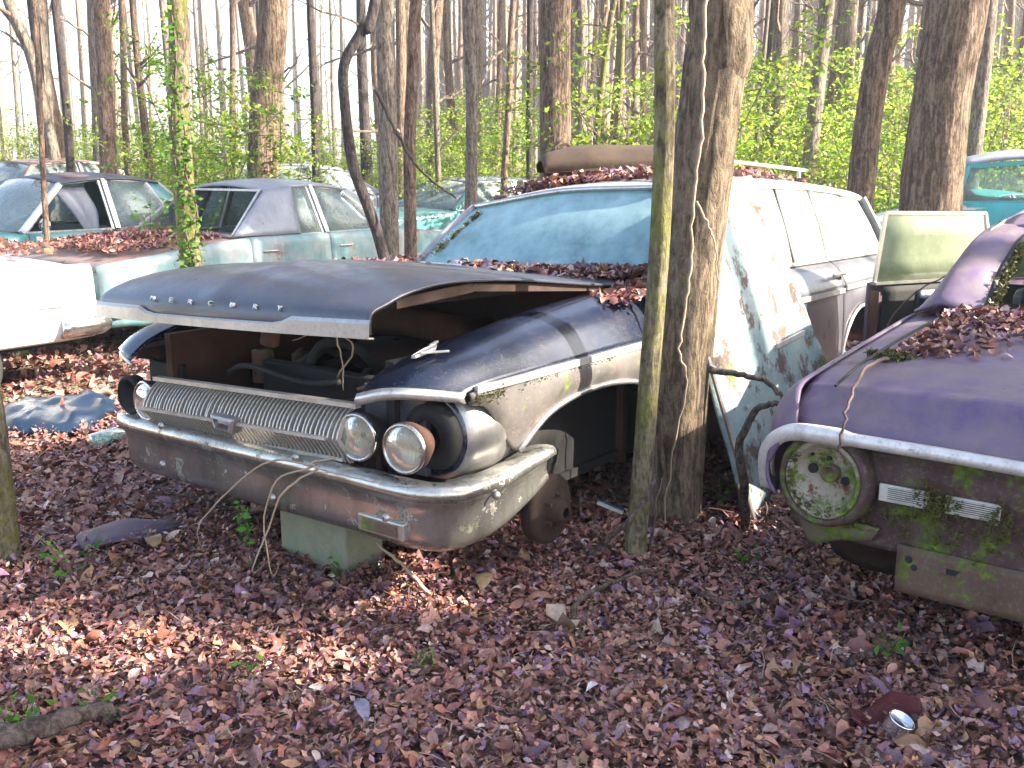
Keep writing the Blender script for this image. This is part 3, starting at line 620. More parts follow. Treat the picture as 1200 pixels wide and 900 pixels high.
for s in (1, -1):
    side('front_door', s, 1.80, 2.93, M['sidepaint']); rdr = side('rear_door', s, 2.94, 4.0, M['sidepaint'])
    qp = side('quarter_panel', s, 4.01, 5.28, M['sidepaint'], (4.42, .40), 16)
    ar = [(s*.975, 4.42 - .40*math.cos(a), .24 + .46*math.sin(a)) for a in np.linspace(.15, math.pi-.15, 14)]
    MB().tube(ar, .014, 6).build('wheel_arch_lip', M['silver'], qp, smooth=True)
    for a, b in ((1.82, 2.92), (2.95, 3.99), (4.02, 5.2)):
        MB().bar((s*.99, a, .855 if s > 0 else .80), (s*.985, b, .84 if s > 0 else .79), .012, .03).build('side_moulding', M['trim'], wag)
    MB().bar((s*.872,2.0,belt(s,2.0)[2]+.01), (s*.872,5.2,belt(s,5.2)[2]+.01), .012, .02).build('belt_trim', M['trim'], wag)
    hd = MB().bar((s*.995,3.74,.955 if s > 0 else .90), (s*.995,3.94,.95 if s > 0 else .9), .018, .022).build('door_handle', M['chrome'], rdr, bevel=.005)
    MB().lathe([(0,.018),(.015,.018),(.02,.0)], (s*.965,3.92,.93 if s > 0 else .87), (s,0,0), 12).build('lock_button', M['chrome'], rdr, smooth=True)
    def top(y): return (s*.70*(1-.04*max(0,y-4)), y, roofz(s*.70, y)-.035)
    for y, yt, w in ((2.93, 2.95, .05), (3.99, 4.0, .045), (5.2, 5.12, .10)):
        MB().bar(belt(s, y), top(yt), .03, w, (s,0,0)).build('window_pillar', M['trim' if w < .08 else 'roofpaint'], wag)
    for a, b, at_, bt in ((2.05,2.9,2.35,2.92),(2.96,3.4,2.98,3.42),(3.43,3.965,3.45,3.97),(4.02,5.12,4.03,5.05)):
        sheet('side_window', [[belt(s,a), belt(s,b)], [tuple((np.array(belt(s,a))+np.array(top(at_)))/2+np.array((s*.012,0,0))), tuple((np.array(belt(s,b))+np.array(top(bt)))/2+np.array((s*.012,0,0)))], [top(at_), top(bt)]], M['glass_pale'], wag, 3, 3, .004)
    MB().bar(belt(s,3.415), top(3.435), .014, .022).build('window_divider', M['rubber'], wag)
sheet('tailgate', [[(x, 5.28 + .04*(z < .9), z) for x in (-.84,-.4,0,.4,.84)] for z in (.3,.6,.9,1.0)], M['sidepaint'], wag, 3, 3, .012)
sheet('rear_window', [[(x*.84, 5.3, 1.0) for x in (-1,0,1)], [(x*.64, 5.2, roofz(x*.64,5.2)-.03) for x in (-1,0,1)]], M['glass'], wag, 4, 4, .004)
for (y0, h) in ((2.75,.86),(3.75,.86)):
    st = MB().box((-.7,y0-.45,.4), (.7,y0,.56)).build('seat', M['seat'], wag, bevel=.05)
    MB().box((-.7,y0-.02,.45), (.7,y0+.14,h+.1)).build('seat_back', M['seat_lit'], st, bevel=.05)
MB().box((-.76,1.95,.82), (.76,2.15,1.02)).build('dashboard', M['seat'], wag, bevel=.04)
stw = MB(); stw.tube([(.38+.2*math.cos(a), 2.30+.05*math.sin(a), .98+.19*math.sin(a)) for a in np.linspace(0, 2*math.pi, 25)], .011, 6, False)
stw.bar((.38,2.3,.98),(.38,2.1,.9),.03); stw.bar((.19,2.3,.98),(.57,2.3,.98),.012); stw.build('steering_wheel', M['black'], wag, smooth=True)
# things lying on the wagon
def roof_leaf():
    x = rng.uniform(-.66,.66); y = 2.42 + abs(rng.normal(0,.9)); y = min(y, 5.1); return (x, y, roofz(x,y)+.012+rng.uniform(0,.05)*(1 if y < 3.6 else .3))
pile('brown leaves drifted along the wagon roof', W_MAT, roof_leaf, 1500)
def cowl_leaf():
    x = rng.uniform(-.1,.80); y = rng.normal(1.80,.05); return (x, y, 1.085+.02*x+rng.uniform(0,.045)*(x+.2))
pile('dry leaves heaped at the foot of the wagon windshield', W_MAT, cowl_leaf, 700)
def gap_leaf():
    t = rng.uniform(0,1); return (rng.normal(.86,.05)+.02*t, 1.72-.40*t+rng.normal(0,.04), 1.07-.03*t+rng.uniform(0,.03))
pile('dry leaves on the back of the near fender beside the tree', W_MAT, gap_leaf, 260)
def hood_leaf():
    return (rng.uniform(-.3,.75), rng.uniform(1.35,1.75), 1.115+rng.uniform(0,.012))
pile('thin line of leaves along the rear edge of the hood', W_MAT, hood_leaf, 120)
# rusty sheet on the roof
rt = empty('rusty_fender', tuple(W_MAT @ Vector((-.12,2.95,1.545))), R_(4), 'rusty crumpled fender lying on the wagon roof', 'car part')
g = []
for i, x in enumerate((-.44,-.40,-.2,0,.25,.45,.60)):
    e = [.55,.8,1,1,1.02,.96,.8][i]
    g.append([(x, -.24, .02*e), (x, -.25, .10*e), (x, -.15, .165*e), (x, .02, .18*e), (x, .16, .15*e), (x, .22, .03)])
sheet('panel', g, plain('mossy_rust', (.065,.038,.022), .85, 0, .6, 6), rt, 4, 4, .008, .012, 5)
MB().tube([(-.43,-.245,.03),(-.1,-.255,.045),(.25,-.25,.03),(.6,-.24,.035)], .014, 6).build('folded_edge', M['rust_dark'], rt)
rk = empty('roof_rack_rail', tuple(W_MAT @ Vector((.48,3.3,1.585))), -TH, 'loose pale metal roof rail lying on the wagon roof', 'car part')
MB().tube([(0,-.7,.05),(.0,.0,.055),(.0,1.25,.0)], .012, 8).build('rail', M['trim'], rk, smooth=True)
MB().bar((0,1.1,-.07),(0,1.1,.01),.02,.02).build('rail_foot', M['trim'], rk)
# block under the bumper
blk = empty('concrete_block', tuple(W_MAT @ Vector((.17,.30,0))), -TH - R_(4), 'mossy concrete block propping up the wagon bumper', 'block')
MB().box((-.21,-.10,-.03), (.21,.10,.27)).build('block_body', M['concrete'], blk, bevel=.012)
# leaning sheet metal panel
pn = empty('hood_panel', tuple(W_MAT @ Vector((2.0*0+1.25,2.3,0))), -TH, 'large sun-bleached pale green car hood stood on end against the wagon behind the twin trunks', 'car part')
def PL(u, v, z): return (v-1.25, u-2.3, z)
TL, TR, BR, BL = np.array(PL(1.62,.90,1.56)), np.array(PL(2.70,.84,1.55)), np.array(PL(3.28,1.20,.30)), np.array(PL(1.80,1.36,-.02))
nrm = np.cross(TR-TL, BL-TL); nrm /= np.linalg.norm(nrm); nrm *= -1 if nrm[0] < 0 else 1
g = []
for t in (0,.08,.3,.55,.8,1):
    row = []
    for s in (0,.04,.3,.6,.88,.95,.985,1):
        p = (TL*(1-s)+TR*s)*(1-t) + (BL*(1-s)+BR*s)*t
        row.append(tuple(p + nrm*(.05*math.sin(math.pi*s)*math.sin(math.pi*min(1,t+.1)) - (.02 if s in (0,) else 0) + (.03 if .9 < s < .99 else -.03 if s == 1 else 0))))
    g.append(row)
sheet('outer_skin', g, M['panel'], pn, 5, 4, .015, .006, 4)
def PP(s, t, o=.02): return tuple((TL*(1-s)+TR*s)*(1-t) + (BL*(1-s)+BR*s)*t + nrm*(o+.05*math.sin(math.pi*s)*math.sin(math.pi*min(1,t+.1))))
MB().bar(PP(.55,.612), PP(.96,.668), .01, .026).build('trim_strip', M['whitetrim'], pn)
MB().bar(PP(.05,.545,.012), PP(.54,.61,.012), .006, .014).build('trim_groove', M['rust'], pn)
MB().tube([PP(1.0,t,-.01) for t in np.linspace(0,1,9)], .03, 8).build('edge_rim', M['panel'], pn, smooth=True)
MB().tube([PP(-.02,.5,.03), PP(-.015,.75,.03), PP(-.01,1.0,.03)], .012, 6).build('edge_strip', M['silver'], pn)
for t in (.7,.75,.8,.85,.9,.95): MB().lathe([(0,.012),(.004,.012),(.005,0)], PP(.16,t,.025), tuple(nrm), 8).build('rivet', M['trim'], pn)
# ------------------------------------------------------------ purple car, seen from its rear left corner (x = across, y = forward)
PUR_YAW = -math.atan2(.61, .79); PUR_LOC = (1.58, 2.89, 0)
pur = empty('purple_car', PUR_LOC, PUR_YAW, 'faded purple compact car with round empty tail lamp and leaves on its trunk', 'car')
P_MAT = Matrix.Translation(PUR_LOC) @ Matrix.Rotation(PUR_YAW, 4, 'Z')
def pdeck(x, y):
    t = max(0, min(1, (y-.12)/1.4)); return (.795 + .055*max(0, min(1, (y-.03)/.09)) if y < .12 else .85 + .11*t**.8) + .03*(1-(x/.85)**2) - .03*abs(x/.85)**5
xs8 = (-.80,-.74,-.6,-.4,-.2,0,.2,.4,.6,.74,.80)
rows = []
for k, y in enumerate((-.03,-.012,.03,.095,.12,.15,.3,.5,.8,1.15,1.5)):
    rows.append([(x, y + .10*abs(x/.80)**4*(1 if y < .3 else .3), (.725 if k == 0 else .755 if k == 1 else .79 if k == 2 else pdeck(x, y))) for x in xs8])
dk = sheet('trunk_lid', rows, M['purple'], pur, 3, 2, .012)
mb = MB(); mb.tube([(-.66,.10,.865),(-.655,.3,.905),(-.64,.7,.945),(-.62,1.35,.985)], .006, 5); mb.build('lid_seam', M['black'], dk)
for s in (-1, 1):
    rows = []
    for y in (-.0,.06,.18,.4,.8,1.2,1.5,1.9,2.2):
        c = min(1, .55+y*2.5) if y < .18 else 1
        tz = pdeck(.8, y) if y > .1 else .70 + y*1.6
        low = .30 if y > .3 else .47
        if .5 < y < 1.3: low = .30 + .28*math.sqrt(max(0, 1-((y-.9)/.4)**2))
        o = .0 if y > .15 else (.15-y)*.35
        rows.append([(s*(.80-o), y, tz), (s*(.85-o), y, tz-.035), (s*(.885-o), y, tz-.11), (s*(.895-o), y, .58), (s*(.89-o), y, max(.45, low+.05)), (s*(.86-o), y, low)])
    q = sheet('quarter_panel', rows, M['purple'], pur, 3, 3, .012)
    rows = []
    for y in (2.2+.01,2.6,3.0,3.48):
        rows.append([(s*.80,y,.965),(s*.85,y,.93),(s*.89,y,.84),(s*.895,y,.58),(s*.89,y,.42),(s*.86,y,.30)])
    if s > 0: sheet('door', rows, M['purple'], pur, 3, 3, .012)
    rows = []
    for y in (3.51,3.7,4.1,4.5): rows.append([(s*.80,y,.955-(y-3.2)*.03),(s*.85,y,.92-(y-3.2)*.03),(s*.885,y,.82),(s*.89,y,.58),(s*.88,y,.45),(s*.85,y,.32)])
    sheet('front_fender', rows, M['purple'], pur, 3, 3, .012)
sheet('hood', [[(x, y, z - .04*(x/.8)**2) for x in (-.8,-.4,0,.4,.8)] for y, z in ((3.45,.985),(3.8,.96),(4.4,.9),(4.55,.78))], M['purple'], pur, 3, 3, .012)
MB().box((-.75,.55,.26), (.75,4.3,.30)).build('floor_pan', M['rust_dark'], pur)
sheet('wheelhouse', [[(-.84,.2,.44),(-.6,.16,.40),(-.2,.2,.36),(.6,.2,.36)],[(-.70,.4,.16),(-.5,.35,.14),(-.2,.45,.2),(.6,.45,.2)]], M['rust_dark'], pur, 4, 4, .02, .03, 6)
MB().box((-.8,3.2,.3), (.8,3.24,.93)).build('firewall', M['black'], pur)
# rear panel with the lamp bucket
sheet('rear_panel', [[(x, .06 + .10*abs(x/.80)**4 - (.03 if i in (2,) else 0), z) for x in (-.81,-.74,-.55,-.3,0,.3,.55,.74,.81)] for i, z in enumerate((.73,.66,.60,.46,.38,.33))], M['purple_rear'], pur, 3, 3, .012, .006, 6)
sheet('rear_valance', [[(x, .04, z) for x in (-.39,-.2,0,.3,.7)] for z in (.37,.28,.205)], M['tanmetal'], pur, 3, 3, .01, .004, 5)
for (x, z) in ((-.35,.325),(-.33,.30),(-.285,.33),(-.1,.27),(.03,.24)):
    MB().lathe([(-.004,.014),(.004,.014),(.005,0)], (x,.036,z), (0,-1,0), 12).build('hole_disc', M['black'], pur)  # black discs imitate the dark inside open holes
MB().box((-.23,.028,.305), (-.18,.04,.325)).build('slot_strip', M['black'], pur)  # black strip in place of the dark inside a slot
sheet('rusted_fender_edge', [[(-.84,.13,.47),(-.78,.08,.44),(-.62,.05,.42),(-.45,.05,.41)],[(-.80,.14,.40),(-.75,.10,.38),(-.62,.06,.365),(-.47,.06,.37)],[(-.74,.16,.33),(-.72,.12,.28),(-.6,.08,.33),(-.5,.08,.345)]], M['mossmetal'], pur, 4, 4, .01, .015, 8)
def lamp(x, z):
    c = (x, .0, z); ax = (-.12, -1, .06)
    l = MB().lathe([(-.10,.165),(.0,.160),(.015,.150),(.0,.140)], c, ax, 40).build('tail_lamp', M['purple_rear'], pur, smooth=True, solid=.006)
    MB().lathe([(-.005,.140),(.008,.137),(.012,.128),(.002,.118),(-.01,.112)], c, ax, 40).build('lamp_ring', M['bowl'], l, smooth=True)
    MB().lathe([(-.01,.113),(-.03,.10),(-.042,.07),(-.045,.0)], c, ax, 32).build('lamp_bowl', M['bowl'], l, smooth=True)
    MB().lathe([(-.05,.032),(-.015,.032),(-.012,.024),(-.03,.018),(-.03,0)], (x+.01,.0,z+.02), ax, 20).build('bulb_socket', M['tanmetal'], l, smooth=True)
    for (dx, dz, r) in ((-.055,.025,.017),(.062,.0,.016),(.0,.07,.008),(-.06,.075,.006)):
        MB().lathe([(-.038,r),(-.03,r),(-.029,0)], (x+dx,.0,z+dz), ax, 12).build('lamp_hole_disc', M['black'], l)  # black discs paint the dark of the lamp's open holes
lamp(-.645, .555); lamp(.645, .555)
tr = [(-.885,.10,.455),(-.885,.07,.53),(-.868,.035,.61),(-.82,.0,.675),(-.75,-.03,.712),(-.65,-.045,.722),(-.5,-.048,.722),(-.25,-.05,.722),(0,-.05,.718),(.3,-.05,.718),(.65,-.045,.722),(.75,-.03,.712),(.82,.0,.675),(.868,.035,.61),(.885,.07,.53),(.885,.10,.455)]
c = cr(tr, 4); mb = MB(); n = len(c); v = []
for i, p in enumerate(c):
    t = c[min(i+1,n-1)]-c[max(i-1,0)]; t /= np.linalg.norm(t); inn = np.cross(t, np.array((0,-1,0))); w = .020 if abs(p[0]) < .55 else .029
    v += [tuple(p+inn*w*s+np.array((0,d,0))) for s, d in ((-1,.02),(-1,-.006),(0,-.014),(1,-.006),(1,.02))]
mb.add(v, [(i*5+k, i*5+k+1, i*5+6+k, i*5+5+k) for i in range(n-1) for k in range(4)]).build('rear_edge_trim', M['whitetrim'], pur, smooth=True, solid=.004)
for x0, x1, z0, z1 in ((-.46,-.30,.515,.575), (-.25,-.085,.515,.575)):
    p = MB().box((x0,.012,z0),(x1,.024,z1)).build('louvre_plate', M['whiteplate'], pur, bevel=.004)
    for k in range(7):
        z = z0+.01+.0068*k; MB().box((x0+.03,.006,z),(x1-.012,.0125,z+.0032)).build('louvre', M['whiteplate'], p)
    MB().box((x0+.03,.010,z0+.008),(x1-.012,.0118,z1-.006)).build('louvre_gap_sheet', M['black'], p)  # black sheet paints the dark between the slats
moss_clumps('moss', [(rng.normal(-.275,.035), .0, rng.normal(.545,.03)) for _ in range(60)] + [(rng.uniform(-.62,0), .03, rng.normal(.44,.03)) for _ in range(60)] + [(-.645+.12*math.cos(a), -.005, .555+.12*math.sin(a)) for a in rng.uniform(2.4,5.6,40)] + [(rng.normal(-.08,.03), .0, rng.normal(.52,.03)) for _ in range(25)], None, pur, (.003,.010), 7, .012)
# roof, pillars, rear window
co = [(-.66,1.36,1.02),(-.665,1.65,1.17),(-.65,2.05,1.295),(-.62,2.75,1.375),(-.60,3.0,1.36)]
ci = [(-.49,1.45,.985),(-.505,1.70,1.13),(-.49,1.98,1.26),(-.44,2.2,1.325),(-.42,2.4,1.35)]
for s in (1, -1):
    f = (lambda p: p) if s == 1 else (lambda p: (-p[0], p[1], p[2]))
    low_o = (-.80,1.45,.965)
    sheet('rear_pillar', [[f(low_o), f((-.74,1.38,.99)), f(co[0]), f((-.55,1.40,.99)), f(ci[0])]] + [[f((-.80+.05*i,1.75+.32*i,.97+.10*i)), f((a[0]-.05,a[1]+.06,a[2]-.02)), f(a), f(tuple((np.array(a)+np.array(b))/2+np.array((0,-.02,.01)))), f(b)] for i, (a, b) in enumerate(zip(co[1:4], ci[1:4]))], M['purple'], pur, 5, 4, .015)
    MB().bar(f((-.80,2.22,.96)), f((-.63,2.3,1.33)), .03, .05).build('window_pillar', M['purple'], pur)
    MB().bar(f((-.80,3.22,.96)), f((-.60,2.92,1.35)), .035, .05).build('windshield_pillar', M['purple'], pur)
    for a, b, at_, bt in ((1.85,2.2,2.1,2.28),(2.24,3.2,2.32,2.9)):
        if s == 1 and a > 2.2: continue
        sheet('side_window', [[f((-.80,a,.965)), f((-.80,b,.965))],[f((-.645,at_,1.31)), f((-.62,bt,1.35))]], M['glass_green'], pur, 3, 3, .004)
sheet('roof', [[(x, y, z - .05*(x/.62)**2) for x in (-.62,-.4,0,.4,.62)] for y, z in ((2.18,1.36),(2.4,1.405),(2.75,1.42),(3.0,1.40))], M['purple'], pur, 4, 4, .02)
sheet('window_sill', [[(-.55,1.40,.985),(0,1.44,1.0),(.55,1.40,.985)],[(-.49,1.46,.98),(0,1.50,.99),(.49,1.46,.98)]], M['purple'], pur, 3, 3, .012)
MB().tube(cr([ci[3],ci[2],ci[1],ci[0],(-.44,1.44,.975),(0,1.49,.995),(.44,1.44,.975),(-ci[0][0],*ci[0][1:]),(-ci[1][0],*ci[1][1:]),(-ci[2][0],*ci[2][1:]),(-ci[3][0],*ci[3][1:])],4), .014, 6).build('window_rubber', M['rubber'], pur, smooth=True)
sheet('windshield', [[(-.78,3.25,.97),(0,3.35,.99),(.78,3.25,.97)],[(-.60,2.97,1.34),(0,3.05,1.38),(.6,2.97,1.34)]], M['glass_green'], pur, 4, 4, .004)
moss_clumps('moss', [tuple(np.array(ci[0])*(1-t)+np.array(ci[2])*t+np.array((.02,-.01,.01))) for t in rng.uniform(0,.9,50)], None, pur, (.01,.03), 4, .015)
for y0 in (2.05, 2.85):
    st = MB().box((-.65,y0-.0,.34), (.65,y0+.42,.52)).build('seat', M['seat'], pur, bevel=.05)
    MB().box((-.65,y0-.12,.42), (.65,y0+.02,.96)).build('seat_back', M['black' if y0 < 2.5 else 'tarp'], st, bevel=.05)
stw = MB(); stw.tube([(-.36+.19*math.cos(a), 2.98+.04*math.sin(a), 1.0+.18*math.sin(a)) for a in np.linspace(0,2*math.pi,25)], .012, 6, False); stw.bar((-.36,2.98,1.0),(-.36,3.15,.9),.03); stw.bar((-.54,2.98,1.0),(-.18,2.98,1.0),.014)
stw.build('steering_wheel', M['black'], pur, smooth=True)
# open driver's door
hx, hy_ = -.885, 3.50; ang = R_(29); fdx, fdy = -math.sin(ang), -math.cos(ang)
def DP(s, z, o=0): return (hx + fdx*s - fdy*o, hy_ + fdy*s + fdx*o, z)
dr = sheet('open_door', [[DP(s, z, -.02-.03*math.sin(3*(z-.3))) for s in (0,.4,.8,1.0)] for z in (.32,.5,.75,.92,.945)], M['purple'], pur, 4, 3, .012); dr['label'] = 'open driver door with raised greenish window, dark trim inside'
sheet('door_trim_panel', [[DP(s, z, .05) for s in (.04,.35,.65,.97)] for z in (.38,.6,.8,.93)], M['black'], dr, 3, 3, .01)
sheet('door_pleats', [[DP(s, z, .062 + .006*(i % 2)) for i, s in enumerate(np.linspace(.08,.72,17))] for z in (.66,.8,.90)], M['tarp'], dr, 2, 1, .004)
sheet('door_edge', [[DP(1.0, z, o) for o in (-.02,.055)] for z in (.36,.6,.9)], M['primer'], dr, 3, 2, .01)
sheet('window_glass', [[DP(.10,.94), DP(.98,.94)],[DP(.18,1.33), DP(.93,1.345)]], M['glass_green'], dr, 3, 3, .005)
mb = MB()
for a, b in ((DP(.99,.94), DP(.94,1.35)), (DP(.94,1.35), DP(.16,1.335)), (DP(.16,1.335), DP(.04,.94))): mb.bar(a, b, .018, .02)
mb.bar(DP(.0,.945), DP(1.0,.945), .05, .016); mb.build('window_frame', M['silver'], dr)
MB().tube([DP(.45,.78,.08), DP(.55,.74,.10), DP(.7,.76,.08)], .012, 6).build('arm_rest', M['trim'], dr)
def trunk_leaf():
    x = rng.uniform(-.62,.62); y = rng.normal(1.22,.15)
    if rng.random() < .25: y = rng.uniform(.55,1.4); x = -.62+abs(rng.normal(0,.12))
    if rng.random() < .12: x = rng.uniform(-.6,.6); y = rng.uniform(.6,1.4)
    y = min(y, 1.42); return (x, y, pdeck(x,y)+.012+rng.uniform(0,.05)*max(.1,(y-.8)))
pile('brown leaves piled on the purple trunk under the rear window', P_MAT, trunk_leaf, 1500, (.03,.065))
mo = empty('moss_clump', tuple(P_MAT @ Vector((-.60,.56,pdeck(-.6,.56)))), 0, 'bright green moss clump on the seam of the purple trunk', 'moss')
moss_clumps('moss_tuft', [tuple(rng.normal(0,.03,3)*np.array((1.2,1,.12))) for _ in range(60)], None, mo, (.01,.025), 5, .01)

# ------------------------------------------------------------ other sedans: y = 0 nose, y = L tail, x across
def sedan(name, label, loc, yaw, D, group=None):
    root = empty(name, loc, yaw, label, 'car', group)
    g = D.get
    L, Wd, bz, rz = g('L', 4.9), g('W', .9), g('belt', .93), g('roof', 1.42)
    cy, wy, ry_, by = g('cowl', 1.55), g('wtop', 2.05), g('rtop', 3.35), g('back', 3.85)
    hz0, dz0, low = g('hz', .80), g('dz', .82), g('low', .28)
    body, roofm, gl = M[D['body']], M[g('roofm', D['body'])], M[g('glass', 'glass')]
    Wr = g('Wr', .62); taper = lambda y: 1 - .10*max(0, 1-y/.5)**2 - .08*max(0, 1-(L-y)/.5)**2
    def lid(nm, y0, y1, z0, z1, nose):
        rows = []
        for k in range(7):
            t = k/6; y = y0+(y1-y0)*t
            z = z0+(z1-z0)*(t if nose else t); e = .05*max(0, 1-(y-0)/.25)**2 if nose else .05*max(0, 1-(L-y)/.25)**2
            rows.append([(x*Wd*.95*taper(y), y, z + .04*(1-x*x) - e - g('fin', 0)*(1-abs(x)**3)*.0) for x in (-1,-.8,-.4,0,.4,.8,1)])
        return sheet(nm, rows, M[g('lidm', D['body'])], root, 2, 3, .012)
    lid('hood', .02, cy, hz0, bz+.0, True); lid('trunk_lid', by, L-.02, bz, dz0, False)
    for s in (-1, 1):
        br = [0, cy+.05, g('bpil', (cy+by)/2+.05), by-.1, L]
        for nm, y0, y1 in zip(('front_fender','front_door','rear_door','quarter_panel'), br[:-1], br[1:]):
            rows = []
            for k in range(7):
                y = y0+.004+(y1-y0-.008)*k/6; tp = taper(y)
                top = hz0+(bz-hz0)*min(1, y/cy) if y < cy else (bz if y < by else bz+(dz0-bz)*(y-by)/(L-by))
                lo = low
                for wc in ((.85, L-1.05) if not g('skirt') else ()):
                    if abs(y-wc) < .36: lo = max(lo, low+.34*math.sqrt(1-((y-wc)/.36)**2))
                rows.append([(s*Wd*.95*tp, y, top+.005), (s*Wd*.985*tp, y, top-.03), (s*Wd*tp, y, top-.12), (s*(Wd+.012)*tp, y, max(.56,lo+.02)), (s*Wd*.99*tp, y, max(.42,lo+.01)), (s*Wd*.95*tp, y, lo)])
            q = sheet(nm, rows, body, root, 2, 3, .012)
            if 'door' in nm: MB().bar((s*(Wd+.012), y1-.3, bz-.13), (s*(Wd+.012), y1-.12, bz-.13), .02, .022).build('door_handle', M['chrome'], q, bevel=.004)
        if g('mould', True): MB().bar((s*(Wd+.02), .3, .66), (s*(Wd+.02), L-.3, .64), .01, .03).build('side_moulding', M['trim'], root)
    for nm, y, z in (('front_panel', .0, hz0), ('rear_panel', L, dz0)):
        sgn = 1 if y == 0 else -1
        sheet(nm, [[(x*Wd*.90, y+sgn*.08*abs(x)**3+sgn*dy, zz) for x in (-1,-.6,0,.6,1)] for zz, dy in ((z-.02,.02),(z-.15,0),(.5,.01),(low,.05))], body, root, 3, 3, .012)
        pth = [(-Wd*.99, y+sgn*.32, .46),(-Wd*.96, y-sgn*.0, .46),(-Wd*.7,y-sgn*.07,.46),(0,y-sgn*.10,.46),(Wd*.7,y-sgn*.07,.46),(Wd*.96,y,.46),(Wd*.99,y+sgn*.32,.46)]
        mb = MB(); mb.tube(cr(pth,4), .075, 10); mb.v = [(a,b,c_) for a,b,c_ in mb.v]; mb.build('bumper', M['chrome'], root, smooth=True)
    zr = lambda x, y: rz - .06*(x/Wr)**2 - .05*((y-(wy+ry_)/2)/((ry_-wy)/2))**2
    sheet('roof', [[(x*Wr*1.03, wy+(ry_-wy)*t, zr(x*Wr, wy+(ry_-wy)*t)) for x in (-1,-.9,-.5,0,.5,.9,1)] for t in (0,.1,.35,.65,.9,1)], roofm, root, 3, 3, .025)
    def bl(s, y): return (s*Wd*.93, y, bz+.01)
    def tp_(s, y): return (s*Wr, y, zr(Wr, y)-.015)
    pil = M[g('pilm', D['body'])]; bp_ = g('bpil', (cy+by)/2+.05)
    for s in (-1, 1):
        MB().bar(bl(s, cy), tp_(s, wy), .05, .045, (s,0,0)).build('windshield_pillar', pil, root)
        if g('center', True): MB().bar(bl(s, bp_), tp_(s, bp_), .035, .06, (s,0,0)).build('center_pillar', M['trim'], root)
        c0, c1 = g('cp', .55), g('cpt', .35)
        rows = [[bl(s, by-c0), bl(s, by-c0*.5), (s*Wd*.90, by+.05, bz+.015)], [tuple((np.array(bl(s,by-c0))+np.array(tp_(s,ry_-c1)))/2), tuple((np.array(bl(s,by-c0*.5))+np.array(tp_(s,ry_-c1*.5)))/2+np.array((s*.02,0,0))), tuple((np.array((s*Wd*.9,by+.05,bz+.015))+np.array(tp_(s,ry_)))/2)], [tp_(s, ry_-c1), tp_(s, ry_-c1*.5), tp_(s, ry_)]]
        sheet('rear_pillar', rows, M[g('cpm', g('roofm', D['body']))], root, 4, 4, .03)
        wins = [(cy+.05, bp_-.04, wy+.04, bp_-.04), (bp_+.04, by-c0, bp_+.04, ry_-c1)]
        for k, (a, b, at_, bt) in enumerate(wins):
            fr = MB()
            for p, q in ((bl(s,a), tp_(s,at_)), (tp_(s,at_), tp_(s,bt)), (tp_(s,bt), bl(s,b)), (bl(s,b), bl(s,a))): fr.bar(p, q, .018, .018)
            w_ = fr.build('window_frame', M['trim'], root)
            if (s, k) in g('nowin', ()): continue
            sheet('side_window', [[bl(s,a), bl(s,b)],[tp_(s,at_), tp_(s,bt)]], gl, w_, 3, 3, .004)
    sheet('windshield', [[(x*Wd*.9, cy-.12*(1-x*x), bz+.02) for x in (-1,-.5,0,.5,1)], [(x*Wr, wy-.05*(1-x*x), zr(x*Wr, wy)-.015) for x in (-1,-.5,0,.5,1)]], gl, root, 4, 3, .004)
    fr = MB(); a = [(-Wd*.88,by+.03,bz+.03),(Wd*.88,by+.03,bz+.03),(Wr*.97,ry_+.01,zr(Wr,ry_)),(-Wr*.97,ry_+.01,zr(Wr,ry_))]
    for k in range(4): fr.bar(a[k], a[(k+1)%4], .022, .022)
    rw = fr.build('rear_window_frame', M['trim'], root)
    if not g('norear'): sheet('rear_window', [[(x*Wd*.88, by+.06*(1-x*x), bz+.02) for x in (-1,0,1)],[(x*Wr*.97, ry_+.02, zr(x*Wr,ry_)-.01) for x in (-1,0,1)]], gl, rw, 4, 4, .004)
    MB().box((-Wd*.9,.2,low-.03),(Wd*.9,L-.2,low+.02)).build('floor_pan', M['black'], root)
    for y0 in (cy+.55, by-.75):
        st = MB().box((-.66,y0,.38),(.66,y0+.45,.55)).build('seat', M['seat'], root, bevel=.05); MB().box((-.66,y0+.42,.45),(.66,y0+.57,bz+.03)).build('seat_back', M['seat'], st, bevel=.05)
    stw = MB(); sx = .36*g('wheel_side', 1); stw.tube([(sx+.19*math.cos(t), cy+.38+.04*math.sin(t), bz+.02+.17*math.sin(t)) for t in np.linspace(0,2*math.pi,21)], .012, 6, False); stw.bar((sx,cy+.38,bz+.02),(sx,cy+.1,bz-.1),.03); stw.build('steering_wheel', M['black'], root, smooth=True)
    MB().box((-Wd*.88,cy-.02,bz-.2),(Wd*.88,cy+.2,bz+.0)).build('dashboard', M['black'], root, bevel=.03)
    for s in (-1, 1):
        for wc in (.85, L-1.05):
            w_ = MB().lathe([(-.09,.18),(-.1,.28),(-.07,.31),(.07,.31),(.1,.28),(.09,.18)], (s*(Wd-.14),wc,.25), (1,0,0), 24).build('wheel', M['rubber'], root, smooth=True)
            MB().lathe([(.0,.0),(.05,.06),(.04,.12),(.08,.18)], (s*(Wd-.14),wc,.25), (s,0,0), 20).build('rim', M['rust'], w_, smooth=True)
    return root, Matrix.Translation(loc) @ Matrix.Rotation(yaw, 4, 'Z')
def place(ref_world, ref_local, yaw):
    c, s = math.cos(yaw), math.sin(yaw); x, y = ref_local
    X, Y = ref_world[0] - (c*x - s*y), ref_world[1] - (s*x + c*y)
    return (X, Y, gz(X, Y)*0 + gz(ref_world[0], ref_world[1]))
